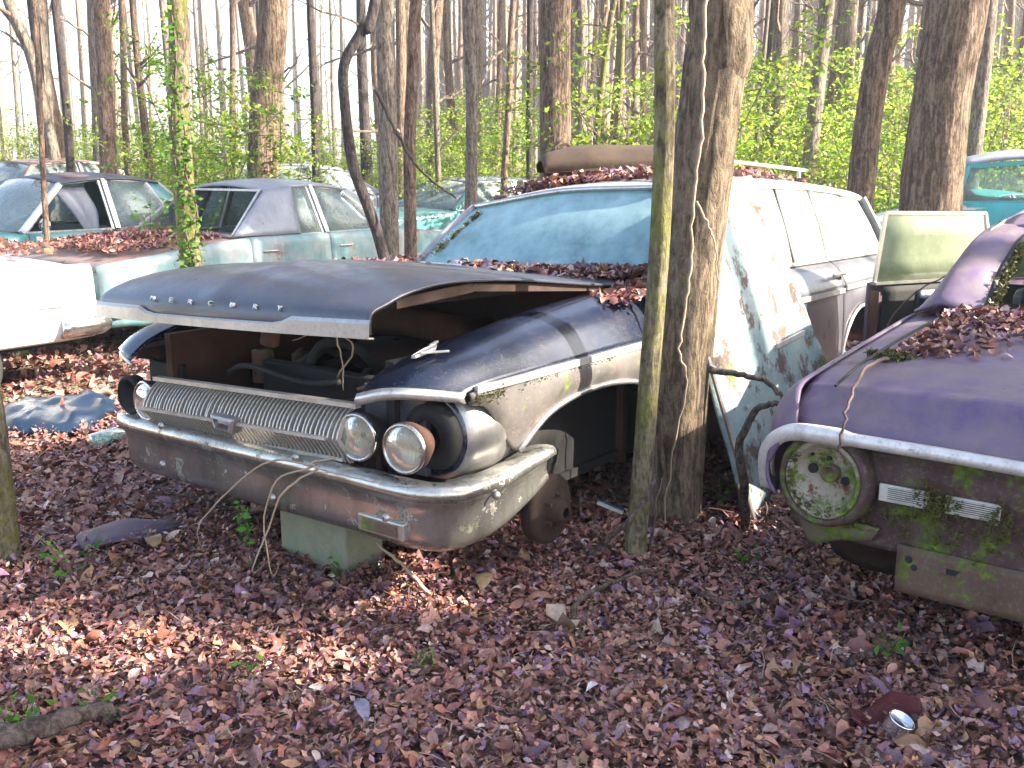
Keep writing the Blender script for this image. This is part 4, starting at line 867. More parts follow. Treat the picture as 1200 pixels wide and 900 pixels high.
# teal sedan at the left, nose towards the viewer's left
D = dict(L=4.8, body='teal', roofm='teal_roof', belt=.95, roof=1.54, cowl=1.6, wtop=2.15, rtop=3.3, back=3.75, bpil=2.62, nowin=((1,0),), pilm='trim', cpm='teal', cp=.35, cpt=.15)
ts, T_MAT = sedan('teal_sedan', 'teal four-door sedan with dark roof and missing front door window', place((-4.12,10.6),(.9,2.62),-TH), -TH, D)
mb = MB(); mb.tube([(.90,1.78,.95),(.98,1.76,1.0)], .01, 6); mb.lathe([(-.05,.03),(0,.075),(.01,.07),(.012,0)], (1.0,1.76,1.03), (-.2,1,0), 18); mb.build('door_mirror', M['chrome'], ts, smooth=True)
sheet('hanging_curtain', [[(.55+.02*math.sin(i*2), 2.1+.12*i, 1.38) for i in range(4)], [(.62+.03*math.sin(i*2), 2.25+.10*i, 1.15) for i in range(4)], [(.66, 2.38+.05*i, .92) for i in range(4)]], M['palegrey'], ts, 4, 4, .005)
bd = empty('board', tuple(T_MAT @ Vector((.05,2.45,1.475))), -TH, 'pale bent board lying on the roof of the teal sedan', 'debris')
sheet('sheet', [[(-.3,-.15,.0),(0,-.12,.05),(.45,-.15,.02)],[(-.3,.12,.02),(0,.1,.06),(.45,.12,.03)]], M['pink'], bd, 4, 4, .02)
# two-tone car whose tail is near, nose away
YAW2 = math.pi - TH
D = dict(L=5.0, W=.92, body='tealwhite', roofm='palegrey', lidm='pink', belt=.95, roof=1.50, cowl=1.45, wtop=1.95, rtop=3.05, back=3.55, bpil=2.45, norear=True, dz=.80, cp=.75, cpt=.35, cpm='palegrey', center=True)
tw, TW_MAT = sedan('two_tone_sedan', 'rusty white and teal sedan with no rear window and leaves on its trunk', place((-3.40,8.25),(-.9,5.0),YAW2), YAW2, D)
def tl(): 
    x = rng.uniform(-.72,.80); y = rng.uniform(3.62,4.75); return (x,y,.985-.105*(y-3.55)/1.45+rng.uniform(0,.05)*(1-abs(x)/1.0))
pile('leaves piled on the trunk of the two-tone sedan', TW_MAT, tl, 1500, (.05,.09), bright=1.15)
pile('leaves scattered over the roof of the two-tone sedan', TW_MAT, lambda: (rng.uniform(-.5,.5), rng.uniform(2.0,2.9), 1.425+rng.uniform(0,.02)), 160, (.05,.09))
# white car, tail to the right
D = dict(L=5.0, W=.93, skirt=True, body='white', belt=.97, roof=1.46, low=.36, dz=.90, hz=.88, back=3.3, rtop=2.9, cowl=1.2, wtop=1.7)
wc_, WC_MAT = sedan('white_car', 'white car with leaf covered deck and chrome bumper, cut off at the left edge', place((-3.12,7.45),(.86,5.0),-TH), -TH, D)
pile('leaves covering the deck of the white car', WC_MAT, lambda: (rng.uniform(-.8,.78), rng.uniform(3.3,4.85), 1.0-.03*(0)+rng.uniform(0,.06)), 1500, (.05,.09), bright=1.2)
# far cars
def far(name, label, px, py, Y, lx, ly, yaw, D): return sedan(name, label, place(at(px, py, Y), (lx, ly), yaw), yaw, D)
far('pinkish_car', 'pinkish rusty car with leaf strewn roof behind the teal sedan', 128, 190, 15.5, .55, 3.3, -TH, dict(body='pink', roofm='pink', roof=1.62, belt=1.1))
far('pale_sedan', 'pale car with open pillars seen just over the two-tone sedan roof', 345, 205, 16.5, 0, 2.7, -R_(60), dict(body='palegrey', roof=1.52, belt=1.02))
far('light_blue_sedan', 'light blue car behind the thin grey trunks, left of the wagon', 560, 225, 15.0, 0, 2.6, -R_(50), dict(body='teal', roofm='palegrey', roof=1.36, belt=.9))
cp = at(455, 300, 8.3); crm = empty('cream_hood', (cp.x, cp.y, .62), -R_(60), 'cream sheet metal hood heaped with leaves between the two-tone sedan and the wagon', 'car part')
sheet('hood_skin', [[(x*.62, y, .10*(1-x*x)-.02*abs(y)) for x in (-1,-.6,0,.6,1)] for y in (-.5,0,.6,1.2)], M['tanmetal'], crm, 3, 3, .012)
sheet('front_skirt', [[(x*.62, -.51-d, .10*(1-x*x)-z) for x in (-1,-.6,0,.6,1)] for z, d in ((.01,0),(.12,.01),(.3,.0),(.6,-.02))], M['mossmetal'], crm, 3, 3, .012)
MB().box((-.55,-.45,-.6),(.55,1.15,-.08)).build('inner_frame', M['black'], crm)
CRM = Matrix.Translation(crm.location) @ Matrix.Rotation(-R_(60), 4, 'Z')
pile('leaves mounded on the cream hood beside the wagon windshield', CRM, lambda: (rng.normal(.05,.25), rng.uniform(-.3,1.2), .10+rng.uniform(0,.14)), 700, (.05,.09), bright=1.1)
far('turquoise_sedan', 'turquoise car with lifted hood glimpsed behind the wagon tail', 1060, 255, 12.5, -.6, 4.8, math.pi-R_(60), dict(body='turq', roof=1.25, belt=.85))
# turquoise pickup at the right edge
pk = empty('pickup_truck', (0,0,0), 0, 'bright turquoise old pickup truck cab at the right edge, behind the big tree', 'truck')
pp = at(1130, 250, 12.0); pk.location = (pp.x, pp.y, gz(pp.x, pp.y)); pk.rotation_euler = (0,0,R_(-18))
sheet('door', [[(0,0,.5),(0.03,0,1.0),(.0,.02,1.12)],[(.55,0,.5),(.55,-.02,1.0),(.55,.02,1.12)],[(.83,0,.5),(.83,0,1.0),(.83,.02,1.12)]], M['turq'], pk, 4, 4, .03)
sheet('cab_corner', [[(.87,0,.5),(.87,-.0,1.0),(.87,.03,1.12),(.83,.12,1.58),(.6,.3,1.66)],[(1.3,0,.5),(1.3,0,1.0),(1.3,.03,1.14),(1.25,.14,1.62),(1.1,.4,1.70)],[(1.7,.02,.5),(1.7,.02,1.0),(1.7,.06,1.14),(1.6,.2,1.55),(1.4,.4,1.66)]], M['turq'], pk, 4, 4, .03)
sheet('roof', [[(-.05,.16,1.55),(-.05,.7,1.62),(-.05,1.3,1.55)],[(.5,.13,1.63),(.5,.7,1.72),(.5,1.3,1.63)],[(1.1,.14,1.62),(1.1,.7,1.70),(1.1,1.3,1.62)]], M['palegrey'], pk, 4, 4, .03)
mb = MB(); 
for a, b in (((-.12,.03,1.12),(.02,.14,1.55)),((.02,.14,1.55),(.70,.12,1.60)),((.70,.12,1.60),(.83,.03,1.14)),((.83,.03,1.14),(-.12,.03,1.12))): mb.bar(a,b,.05,.05)
mb.build('window_frame', M['turq'], pk)
sheet('door_window', [[(-.1,.04,1.13),(.82,.04,1.13)],[(.03,.13,1.55),(.70,.12,1.58)]], M['glass'], pk, 2, 2, .005)
sheet('bed_side', [[(1.75,0,.5),(1.75,0,1.1)],[(2.8,0,.5),(2.8,0,1.1)]], M['turq'], pk, 3, 3, .03)
sheet('front_fender', [[(-1.3,-.1,.5),(-1.3,-.15,.75),(-1.3,.1,.85)],[(-.7,-.15,.7),(-.7,-.18,.92),(-.7,.1,1.02)],[(-.02,-.05,.5),(-.02,-.03,.85),(-.02,.1,.98)]], M['white'], pk, 4, 4, .03)
MB().bar((-.1,-.02,1.06),(2.7,-.02,1.06),.02,.03).build('side_moulding', M['trim'], pk)
MB().box((-.0,.2,.45),(1.6,1.3,.6)).build('cab_floor', M['black'], pk)
MB().box((.2,.25,.75),(.5,1.2,1.15)).build('seat', M['seat'], pk, bevel=.05)
MB().lathe([(-.1,.2),(-.1,.34),(.1,.34),(.1,.2)], (-.65,.0,.3), (0,-1,0), 24).build('wheel', M['rubber'], pk, smooth=True)
# ------------------------------------------------------------ trees
def trunk_path(pts, n=3):
    return [Vector(tuple(p)) for p in cr([tuple(p) for p in pts], n)]
def grow(base, pts, r0, r1, mat, seg=18, bumpy=.06, flare=.5, fine=True):
    """trunk mesh local to base; pts world"""
    P = [Vector(p) - base for p in pts]; n = len(P); tot = P[-1].z - P[0].z
    rad = []
    for p in P:
        t = max(0, (p.z-P[0].z)/max(tot, .1)); rad.append((r0*(1-t)+r1*t) * (1 + flare*math.exp(-max(0, p.z-P[0].z)/.22)))
    off = Vector((random.uniform(0,50), random.uniform(0,50), 0))
    def fn(i, th, p):
        a = Vector((math.cos(th)*1.3, math.sin(th)*1.3, p.z*.7)) + off
        q = Vector((math.cos(th)*5, math.sin(th)*5, p.z*2.2)) + off
        w_ = Vector((math.cos(th)*11, math.sin(th)*11, p.z*4.5)) + off
        return 1 + (bumpy*.55*(abs(noise.noise(w_))-.2) if seg > 30 else 0) + bumpy*noise.noise(a)*1.6 + bumpy*.9*(abs(noise.noise(q))-.25) + flare*.35*math.exp(-max(0,p.z)/.25)*math.sin(3*th+off.x)
    return MB().tube(P, rad, seg, True, fn)
def limbs(mb, start, direction, length, r, depth, rg, droop=0.0):
    n = 6; p = Vector(start); d = Vector(direction).normalized(); pts = [p.copy()]; rad = [r]
    for i in range(n):
        d = (d + Vector((rg.gauss(0,.16), rg.gauss(0,.16), rg.gauss(.03-droop,.12)))).normalized(); p = p + d*(length/n); pts.append(p.copy()); rad.append(max(r*(1-(i+1)/n*.82), .0025))
        if depth > 0 and i >= 1 and rg.random() < .8:
            side = Vector((rg.gauss(0,1), rg.gauss(0,1), rg.gauss(.25,.5))).normalized()
            limbs(mb, p, (d*.8+side*.75), length*rg.uniform(.35,.6), rad[-1]*.6, depth-1, rg, droop)
    mb.tube(pts, rad, 5 if r > .02 else 3, False)
def big_tree(name, label, pixpts, Y, wpx, mat, top=13.0, base_py=None, seg=20, bumpy=.06, flare=.35, nb=5, group=None, dy=0.0, bz=None, low=3.5, blen=2.6):
    """pixpts: (px,py) from base upwards at depth Y"""
    P = [at(px, py, Y + dy*i) for i, (px, py) in enumerate(pixpts)]
    b = P[0].copy(); b.z = gz(b.x, b.y) if bz is None else bz
    if P[0].z > b.z + .05: P.insert(0, Vector((P[0].x - (P[1].x-P[0].x)*(P[0].z-b.z)/max(P[1].z-P[0].z,.1)*.7, P[0].y, b.z)))
    b = P[0].copy(); b.z = gz(b.x, b.y) - .06; P[0] = b.copy()
    d = (P[-1]-P[-2]).normalized(); lean = Vector((d.x*.6, d.y*.6, d.z)).normalized()
    while P[-1].z < top: P.append(P[-1] + lean*2.2 + Vector((random.gauss(0,.12), random.gauss(0,.12), 0)))
    dep = math.hypot(Y, 0) * math.cos(PITCH)
    r0 = wpx/2/F_PX*Y*1.0; root = empty(name, b, 0, label, 'tree', group)
    path = trunk_path(P, 36 if Y < 5 else 10)
    grow(b, path, r0, r0*.55, mat, seg, bumpy, flare).build('trunk', mat, root, smooth=True)
    mb = MB(); rg = random.Random(int(wpx*100+Y*10+pixpts[0][0]))
    hs = [p for p in path if p.z > low]
    for k in range(nb):
        p = rg.choice(hs) - b; a = rg.uniform(0, 2*math.pi)
        limbs(mb, p, (math.cos(a), math.sin(a), rg.uniform(.2,.9)), rg.uniform(.6,1.2)*blen, r0*.28, 2, rg)
    if nb: mb.build('crown', M['twigs'], root)
    return root
T = lambda *a, **k: big_tree('tree', *a, **k)
# twin trunks in front of the wagon
T('slim mossy trunk of the twin trees in front of the wagon', [(741,672),(752,560),(762,430),(772,300),(778,160),(778,0)], 3.86, 25, M['bark_moss'], seg=48, bumpy=.07, flare=.25, nb=4, low=4.2)
T('thick mossy trunk of the twin trees right in front of the wagon door', [(782,600),(790,480),(803,350),(822,200),(838,80),(845,0)], 4.48, 76, M['bark_twin'], seg=90, bumpy=.06, flare=.25, nb=6, low=4.5, blen=3)
# others that stand out, left to right
T('mossy trunk foot at the far left edge of the foreground', [(-4,668),(-10,560),(-28,430),(-60,300)], 3.9, 46, M['bark_moss'], seg=28, flare=.45, nb=3, low=5)
T('slender sapling rising in front of the teal sedan roof', [(50,196),(46,100),(40,0)], 9.2, 7, M['bark_red'], seg=8, nb=3, low=3.2, blen=1.2)
T('straight reddish trunk behind the teal sedan', [(127,205),(124,100),(119,0)], 12.6, 20, M['bark_red'], nb=4)
T('ivy-grown trunk standing between the two-tone sedan and the white car', [(226,330),(216,230),(210,120),(208,0)], 7.6, 25, M['bark_moss'], nb=4, seg=22)
T('broad brown trunk rising behind the two-tone sedan', [(308,210),(312,120),(321,0)], 13.5, 36, M['bark_big'], seg=24, nb=5)
T('dark crooked sapling leaning over the two-tone sedan front', [(447,290),(432,245),(413,190),(404,120),(404,75),(425,35),(440,0)], 8.6, 13, M['bark_dark'], seg=12, nb=4, low=2.4, blen=1.0, bumpy=.1)
T('pale grey trunk beside the slimmer brown one, left of the wagon', [(457,285),(455,180),(453,80),(452,0)], 9.5, 23, M['bark_grey'], nb=4)
T('slim brown trunk beside the pale grey one, left of the wagon', [(481,275),(480,170),(484,80),(488,0)], 9.8, 15, M['bark_red'], nb=3)
T('slim trunk directly behind the far corner of the wagon roof', [(552,240),(553,120),(549,0)], 12.0, 15, M['bark_grey'], nb=3)
T('thin leaning trunk just right of the slim trunk behind the wagon roof', [(590,225),(596,120),(602,0)], 14.0, 8, M['bark_red'], nb=3)
T('scaly reddish trunk behind the rusty fender on the wagon roof', [(651,215),(651,110),(652,0)], 12.5, 38, M['bark_big'], seg=24, nb=5)
T('grey trunk between the scaly reddish one and the twin trees', [(682,205),(680,100),(680,0)], 15.0, 16, M['bark_grey'], nb=3)
T('thin mossy sapling with a fork behind the wagon roof', [(696,200),(704,110),(716,20),(720,0)], 14.0, 8, M['bark_moss'], seg=10, nb=5, low=3.2, blen=1.0)
T('second thin mossy sapling, close to the slim twin trunk', [(720,195),(726,110),(730,0)], 14.5, 8, M['bark_moss'], seg=10, nb=4, low=3.2, blen=1.0)
T('tall trunk left of the leaning pair behind the wagon tail', [(910,205),(913,100),(915,0)], 17.0, 20, M['bark_grey'], nb=3)
T('slightly leaning trunk nearest the tall one behind the wagon tail', [(948,205),(958,100),(970,0)], 15.0, 18, M['bark_grey'], nb=3)
T('dim trunk with ivy between the leaning trunk and the one in front', [(985,210),(990,100),(996,0)], 19.0, 22, M['bark_grey'], nb=3)
T('leaning brown trunk at the wagon tail, left of the broad one', [(1006,250),(1018,140),(1032,60),(1047,0)], 10.5, 32, M['bark_big'], seg=24, nb=4)
T('broad deeply ridged trunk behind the open purple door', [(1088,300),(1095,180),(1108,80),(1121,0)], 8.8, 68, M['bark_big'], seg=80, bumpy=.09, nb=5, flare=.3)
T('slim pale trunk touching the right side of the broad ridged one', [(1135,240),(1148,120),(1160,0)], 14.0, 18, M['bark_grey'], nb=3)
# leaning trunks at the upper left
T('leaning trunk at the upper left, bending left above the sedan roofs', [(66,190),(50,120),(35,60),(10,0)], 15, 14, M['bark_grey'], nb=3, low=3.0)
# ------------------------------------------------------------ the wood behind
def forest_variant(i):
    rg = random.Random(100+i); h = rg.uniform(12,17); r = rg.uniform(.11,.2); pts = [Vector((0,0,-.15))]; x = y = 0; lx, ly = rg.gauss(0,.035), rg.gauss(0,.035)
    for k in range(9):
        z = h*(k+1)/9; x += lx*h/9+rg.gauss(0,.05); y += ly*h/9+rg.gauss(0,.05); pts.append(Vector((x,y,z)))
    mb = MB(); mb.tube(trunk_path(pts,2), [r*(1-.6*t/18)*(1+.35*math.exp(-t*.9)) for t in range(19)], 9)
    tr = mb.me('trunk'); tr.materials.append(M[('bark_grey','bark_red','bark_big','bark_grey','bark_dark')[i % 5]]); tr.polygons.foreach_set('use_smooth',[True]*len(tr.polygons))
    mb = MB()
    for k in range(13):
        z = rg.uniform(1.8,h*.95); j = min(8,int(z/h*9)); p = pts[j].lerp(pts[j+1],(z/h*9)-j); a = rg.uniform(0,6.28)
        limbs(mb, p, (math.cos(a),math.sin(a),rg.uniform(.1,.9)), rg.uniform(.7,2.6), r*.28, 2, rg)
    cr_ = mb.me('crown'); cr_.materials.append(M['twigs']); return tr, cr_
VAR = [forest_variant(i) for i in range(8)]
rg = random.Random(5); spots = []
def clear(x, y, d=.6): return all((x-a)**2+(y-b)**2 > d*d for a, b in spots)
while len(spots) < 130:
    y = 17 + 33*rg.random()**1.1; x = rg.uniform(-.58,.58)*y
    px = 600+F_PX*x/(y*.977+.3)
    if 330 < px < 440 and rg.random() < .8: continue
    if px < 330 and rg.random() < .35: continue
    if clear(x,y,.7): spots.append((x,y))
for i, (x, y) in enumerate(spots):
    tr, c = VAR[i % 8]; root = empty('background_tree', (x,y,gz(x,y)), rg.uniform(0,6.28), 'bare trunk in the wood behind the parked wrecks', 'tree', 'bare trees of the wood behind the cars')
    s = rg.uniform(.45,1.0); root.scale = (s,s,rg.uniform(.9,1.2))
    link('trunk', tr, None, root); link('crown', c, None, root)
# the wood goes on beyond the right edge of the picture, where the sun comes from
for i in range(26):
    x, y = rg.uniform(8,30), rg.uniform(3.5,20)
    if x < .56*y+2.5: continue
    tr, c = VAR[i % 8]; root = empty('background_tree', (x,y,gz(x,y)), rg.uniform(0,6.28), 'bare tree standing in the wood right of the wrecks', 'tree', 'bare trees right of the wrecks')
    s = rg.uniform(.6,1.1); root.scale = (s,s,1); link('trunk', tr, None, root); link('crown', c, None, root)
# far mass of the wood
def far_wood():
    rg = random.Random(9); mb = MB()
    for k in range(900):
        y = rg.uniform(50,120); x = rg.uniform(-.62,.62)*y; px = 600+F_PX*x/y
        if px < 480 and rg.random() < .85: continue
        z = gz(x,y); r = rg.uniform(.10,.28); lx = rg.gauss(0,.4)
        mb.tube([(x,y,z-.2),(x+lx*.5,y,z+7),(x+lx,y,z+18)], [r*1.2,r,r*.5], 5, False)
        for _ in range(5):
            a = rg.uniform(0,6.28); h = rg.uniform(3,16); l_ = rg.uniform(1,3.5); q = (x+lx*h/18, y, z+h)
            mb.tube([q,(q[0]+math.cos(a)*l_*.5,q[1]+math.sin(a)*l_*.5,q[2]+l_*.4),(q[0]+math.cos(a)*l_,q[1]+math.sin(a)*l_,q[2]+l_*.9)], [r*.3,r*.2,.01], 3, False)
    o = mb.build('distant_wood', M['bark_grey']); tag(o, 'dense distant wood of thin bare trunks', 'wood', kind='stuff')
far_wood()
# ------------------------------------------------------------ shrubs and unseen evergreens added for shade
GC = np.array([[.30,.46,.03],[.40,.54,.05],[.20,.36,.03],[.46,.56,.07],[.14,.26,.03]])
def leaf_cloud(name, pts, size, cols=GC, droop=.3):
    n = len(pts); pts = np.asarray(pts); d = rng.normal(0,1,(n,3)); d[:,2] = d[:,2]*.5-droop; d /= np.linalg.norm(d,axis=1)[:,None]
    e = np.cross(d, rng.normal(0,1,(n,3))); e /= np.linalg.norm(e,axis=1)[:,None]
    s = rng.uniform(.6,1.3,n)[:,None]*size; bend = np.cross(d,e)*s*.15
    V = np.stack([pts, pts+d*s*.5+e*s*.26+bend, pts+d*s, pts+d*s*.5-e*s*.26+bend],1).reshape(-1,3); Q = np.arange(n*4).reshape(-1,4)
    C = cols[rng.integers(0,len(cols),n)]*rng.uniform(.7,1.3,(n,1)); return raw_mesh(name, V, Q, np.repeat(C,4,0))
def shrub_variant(i, nst, h, leafn, size, cols=GC, spread=.5):
    rg = random.Random(40+i); mb = MB(); pts = []
    for k in range(nst):
        a = rg.uniform(0,6.28); p = Vector((rg.gauss(0,.12),rg.gauss(0,.12),0)); d = Vector((math.cos(a)*spread*rg.random(),math.sin(a)*spread*rg.random(),1)).normalized(); L_ = h*rg.uniform(.55,1); line = [p.copy()]
        for j in range(8):
            d = (d+Vector((rg.gauss(0,.12),rg.gauss(0,.12),-.02*j))).normalized(); p = p+d*L_/8; line.append(p.copy())
            if j > 0:
                for _ in range(2):
                    q = Vector((rg.gauss(0,1),rg.gauss(0,1),rg.gauss(.2,.4))).normalized(); tw = [p.copy(),p+q*.18*h/2,p+q*.38*h/2+Vector((0,0,-.03))]; mb.tube(tw,[.006,.004,.002],3,False)
                    for t in np.linspace(.1,1,max(2,int(leafn/nst/16))): pts.append(tuple(p+q*.38*h/2*t+Vector((rg.gauss(0,.04),rg.gauss(0,.04),rg.gauss(0,.04)))))
        mb.tube(line,[.012*(1-t/10) for t in range(9)],4,False)
    f = leaf_cloud('foliage', pts, size, cols); f.materials.append(M['green']); s_ = mb.me('stems'); s_.materials.append(M['twigs']); return f, s_
SH = [shrub_variant(i, 11, 2.6, 5200, .055, GC) for i in range(4)]
shr = [(265,12.5,1.25,'bright green shrub right of the ivy-grown trunk'),(240,15,1.3,None),(300,17,1.0,None),(180,19,1.0,None),(70,20,.9,None),(20,18,.9,None),(140,22,1.0,None),(340,20,.9,None),(420,21,.9,None),(520,15,.9,'green shrub behind the light blue car'),(575,16,1.1,None),(540,19,1.2,None),(620,18,.8,None),(500,24,1.2,None),
 (770,13,1.5,'tall leafy shrub behind the slim twin trunk'),(860,14,1.3,'green shrub right of the thick twin trunk'),(885,17,1.5,None),(940,16,1.1,None),(975,19,1.5,None),(1010,17,1.3,None),(1045,14,1.2,'green shrub between the leaning trunk and the broad ridged trunk'),(1040,20,1.5,None),(1165,17,1.6,'tall green shrub above the turquoise pickup'),(1190,20,1.6,None),(1150,24,1.7,None),(820,20,1.3,None),(700,22,.8,None),(920,24,1.6,None),(395,26,1.0,None),(110,28,1.1,None),(30,27,1.2,None),(590,27,1.4,None),(200,30,1.2,None),(450,30,1.2,None)]
for i, (px, Y, s, lab) in enumerate(shr):
    x = (px-600)/F_PX*Y*.98; f, st = SH[i % 4]; root = empty('shrub', (x,Y,gz(x,Y)), i*1.7, lab or 'bright green understorey shrub among the background trees', 'shrub', None if lab else 'understorey shrubs in the wood')
    root.scale = (s,s,s); link('foliage', f, None, root); link('stems', st, None, root)
# openings shaped into the added crowns so the sun reaches the leaves before the block, the left foreground and the bumper end
GAPS = [(Vector((-.85,3.72,0)),.26),(Vector((-1.35,3.08,0)),.22),(Vector((-.8,3.02,0)),.20),(Vector((-1.8,3.15,0)),.2),(Vector((.1,3.55,.5)),.26),(Vector((.2,3.92,.95)),.30),(Vector((.5,4.3,1.0)),.25),(Vector((-.55,3.45,0)),.2)]
def evergreen(name, label, loc, r, zc, h, n, size=.16, off=(0,0,0), shell=True):  # unseen tree added to cast shade, its crown opened for sun patches
    root = empty(name, (loc[0],loc[1],gz(*loc)), 0, label, 'tree'); rg = random.Random(int(loc[0]*10+n)); pts = []; mb = MB(); H = zc+h/2
    mb.tube([(0,0,-.1),(.05,0,H*.5),(0,0,H)], [.16,.12,.03], 10); tr = mb.build('trunk', M['bark_grey'], root, smooth=True); mb = MB()
    nc = max(8, n//200)
    for k in range(nc):
        a = rg.uniform(0,6.28); t = rg.random(); z = zc-h/2+h*t; rr = r*math.sqrt(max(.05,1-(2*t-1)**2))*math.sqrt(rg.random()); c = Vector((math.cos(a)*rr,math.sin(a)*rr,z))
        mb.tube([(0,0,z-rr*.3),(c.x*.6,c.y*.6,z-rr*.1),tuple(c)],[.04,.025,.008],4,False)
        for _ in range(n//nc):
            q = c+Vector((rg.gauss(0,.33),rg.gauss(0,.33),rg.gauss(0,.22)))
            if not any((Vector((loc[0],loc[1],0))+q-g_).cross(TO_SUN).length < rr_ for g_, rr_ in GAPS): pts.append(tuple(q))
    cr_ = mb.build('branches', M['twigs'], root); f = leaf_cloud('crown', pts, size, GC*.4); link('crown', f, M['green'], root); return root
evergreen('added_evergreen', 'unseen evergreen added to shade the foreground', (8.5,.7), 2.3, 5.6, 4.4, 9000)
evergreen('added_evergreen', 'second unseen evergreen added for foreground shade, beyond the purple car', (11.5,.6), 2.2, 7.6, 4.6, 8000)
evergreen('added_evergreen', 'unseen evergreen added for foreground shade, by the camera', (6.5,-.3), 2.2, 4.2, 4.4, 9000)
evergreen('added_evergreen', 'tall unseen evergreen added right of the wrecks to shade the teal sedan', (10.0,9.3), 2.6, 9.2, 4.6, 9000)
# thin bare saplings between the left-hand cars and the wood
for px, Y, s_, lab in [(84,14.5,.34,'thin bare sapling left of the straight reddish trunk'),(150,15,.3,'thin bare sapling right of the straight reddish trunk'),(178,13,.36,'twiggy bare sapling just left of the ivy-grown trunk'),(270,16,.3,'thin bare sapling left of the broad brown trunk'),(372,15,.36,'tall thin sapling left of the dark crooked one'),(515,14.5,.3,'thin bare sapling between the slim trunks left of the wagon'),(620,16,.32,'thin bare sapling left of the scaly reddish trunk'),(880,15.5,.3,'thin bare sapling right of the thick twin trunk')]:
    x = (px-600)/F_PX*Y*.98; tr, c = VAR[int(px) % 8]; root = empty('sapling', (x,Y,gz(x,Y)), px, lab, 'tree'); root.scale = (s_,s_,.62); link('trunk', tr, None, root); link('crown', c, None, root)
# ------------------------------------------------------------ small things
def sprig(label, loc, n=5, h=.16, size=.035, cols=np.array([[.10,.30,.03],[.16,.38,.05],[.07,.22,.03]])):
    root = empty('seedling', loc, 0, label, 'plant'); mb = MB(); pts = []
    for k in range(n):
        a = rng.uniform(0,6.28); e = Vector((math.cos(a)*h*.5,math.sin(a)*h*.5,h*rng.uniform(.6,1))); mb.tube([(0,0,-.01),tuple(e*.5+Vector((0,0,h*.12))),tuple(e)],.002,3,False)
        for t in np.linspace(.35,1,5): pts.append(tuple(e*t+Vector((0,0,h*.1*(1-t)))+Vector(rng.normal(0,.012,3))))
    mb.build('stem', M['darktwig'], root); me = leaf_cloud('foliage', pts, size, cols, .0); link('foliage', me, M['green'], root)
for px, py, n, h, lab in [(90,690,6,.22,'leggy green seedling left of the sunlit patch'),(845,600,6,.14,'green seedling behind the twin trunks'),(868,668,3,.08,'small green seedling below the purple car corner'),(1045,785,4,.12,'green seedling in the shade before the purple car'),(28,880,6,.12,'green seedlings beside the log in the lower left corner'),(118,855,5,.12,'green seedling right of the log'),(495,800,3,.07,'tiny green sprout in the middle of the leaves'),(402,690,3,.10,'thin green sprout right of the concrete block'),(160,382,8,.22,'green weeds beside the white car'),(40,415,6,.16,'green weeds in front of the white car'),(290,808,3,.07,'faint green sprout in the lower left leaves'),(120,400,5,.16,'small weeds under the white car bumper')]:
    p = ground_at(px, py); sprig(lab, (p.x,p.y,gz(p.x,p.y)+.02), n, h, .035 if p.y < 6 else .07)
vine_cols = np.array([[.10,.34,.03],[.14,.40,.04]])
def strand(name, label, cat, pts, r, mat, rough=.0, parts='stem', seg=6, leaves=0):
    b = Vector(pts[0]); root = empty(name, b, 0, label, cat); c = [Vector(tuple(p))-b for p in cr([tuple(p) for p in pts], 6)]
    c = [p+Vector(rng.normal(0,rough,3)) for p in c]; n = len(c)
    MB().tube(c, [r*(1-.6*i/n) for i in range(n)], seg).build(parts, mat, root, smooth=True)
    if leaves:
        me = leaf_cloud('foliage', [tuple(c[int(i)]+Vector(rng.normal(0,.012,3))) for i in rng.integers(0,n,leaves)], .04, vine_cols, .1); link('foliage', me, M['green'], root)
    return root
G = lambda px, py, z=.03: ground_at(px, py, z)
Wp = lambda v, u, z: tuple(W_MAT @ Vector((v, u, z)))
strand('climbing_vine', 'leafy green vine climbing to the bumper beside the block', 'vine', [G(300,665), at(293,640,3.72), at(288,615,3.66), at(281,592,3.60)], .004, M['darktwig'], 0, leaves=26)
# dry vines hanging over the bumper
for lab, pts in [('long pale dry vine arching from the bumper to the ground', [Wp(.50,-.06,.57), Wp(.30,-.10,.56), Wp(.12,-.16,.42), Wp(-.02,-.2,.25), tuple(G(245,660))]),
   ('pale dry vine looping below the bumper', [Wp(.52,-.06,.57), Wp(.42,-.14,.48), Wp(.33,-.16,.3), Wp(.27,-.18,.15), tuple(G(318,655))]),
   ('short pale dry vine beside the looping one', [Wp(.5,-.05,.57), Wp(.36,-.12,.5), Wp(.30,-.14,.33), Wp(.36,-.16,.15), tuple(G(330,648))]),
   ('thin vine curling over the grille', [Wp(.56,-.02,.60), Wp(.50,-.08,.585), Wp(.58,-.08,.57), Wp(.75,-.05,.56), Wp(.9,.02,.55)]),
   ('pale curved stem inside the engine bay', [Wp(.24,.3,.8), Wp(.34,.3,.93), Wp(.2,.28,.985), Wp(.06,.24,.93)]),
   ('thin stem hanging from the hood into the engine bay', [Wp(.48,.1,1.1), Wp(.42,.14,1.0), Wp(.40,.18,.9), Wp(.38,.2,.78)])]:
    strand('dry_vine', lab, 'vine', pts, .0045, M['paletwig'], .002)
tv = [(832,-60),(829,-10),(828,40),(826,110),(822,170),(815,230),(812,300),(806,350),(798,410),(806,440),(796,500),(786,560),(776,640)]
strand('hanging_vine', 'pale vine hanging down the thick twin trunk', 'vine', [at(px-2,py,4.48-.20-.03*(py < 300)) for px, py in tv], .009, M['paletwig'], .004)
strand('hanging_vine', 'short side vine forking off the vine on the thick twin trunk', 'vine', [at(px,py,4.27) for px, py in ((815,235),(828,260),(838,290),(842,330))], .006, M['paletwig'], .003)
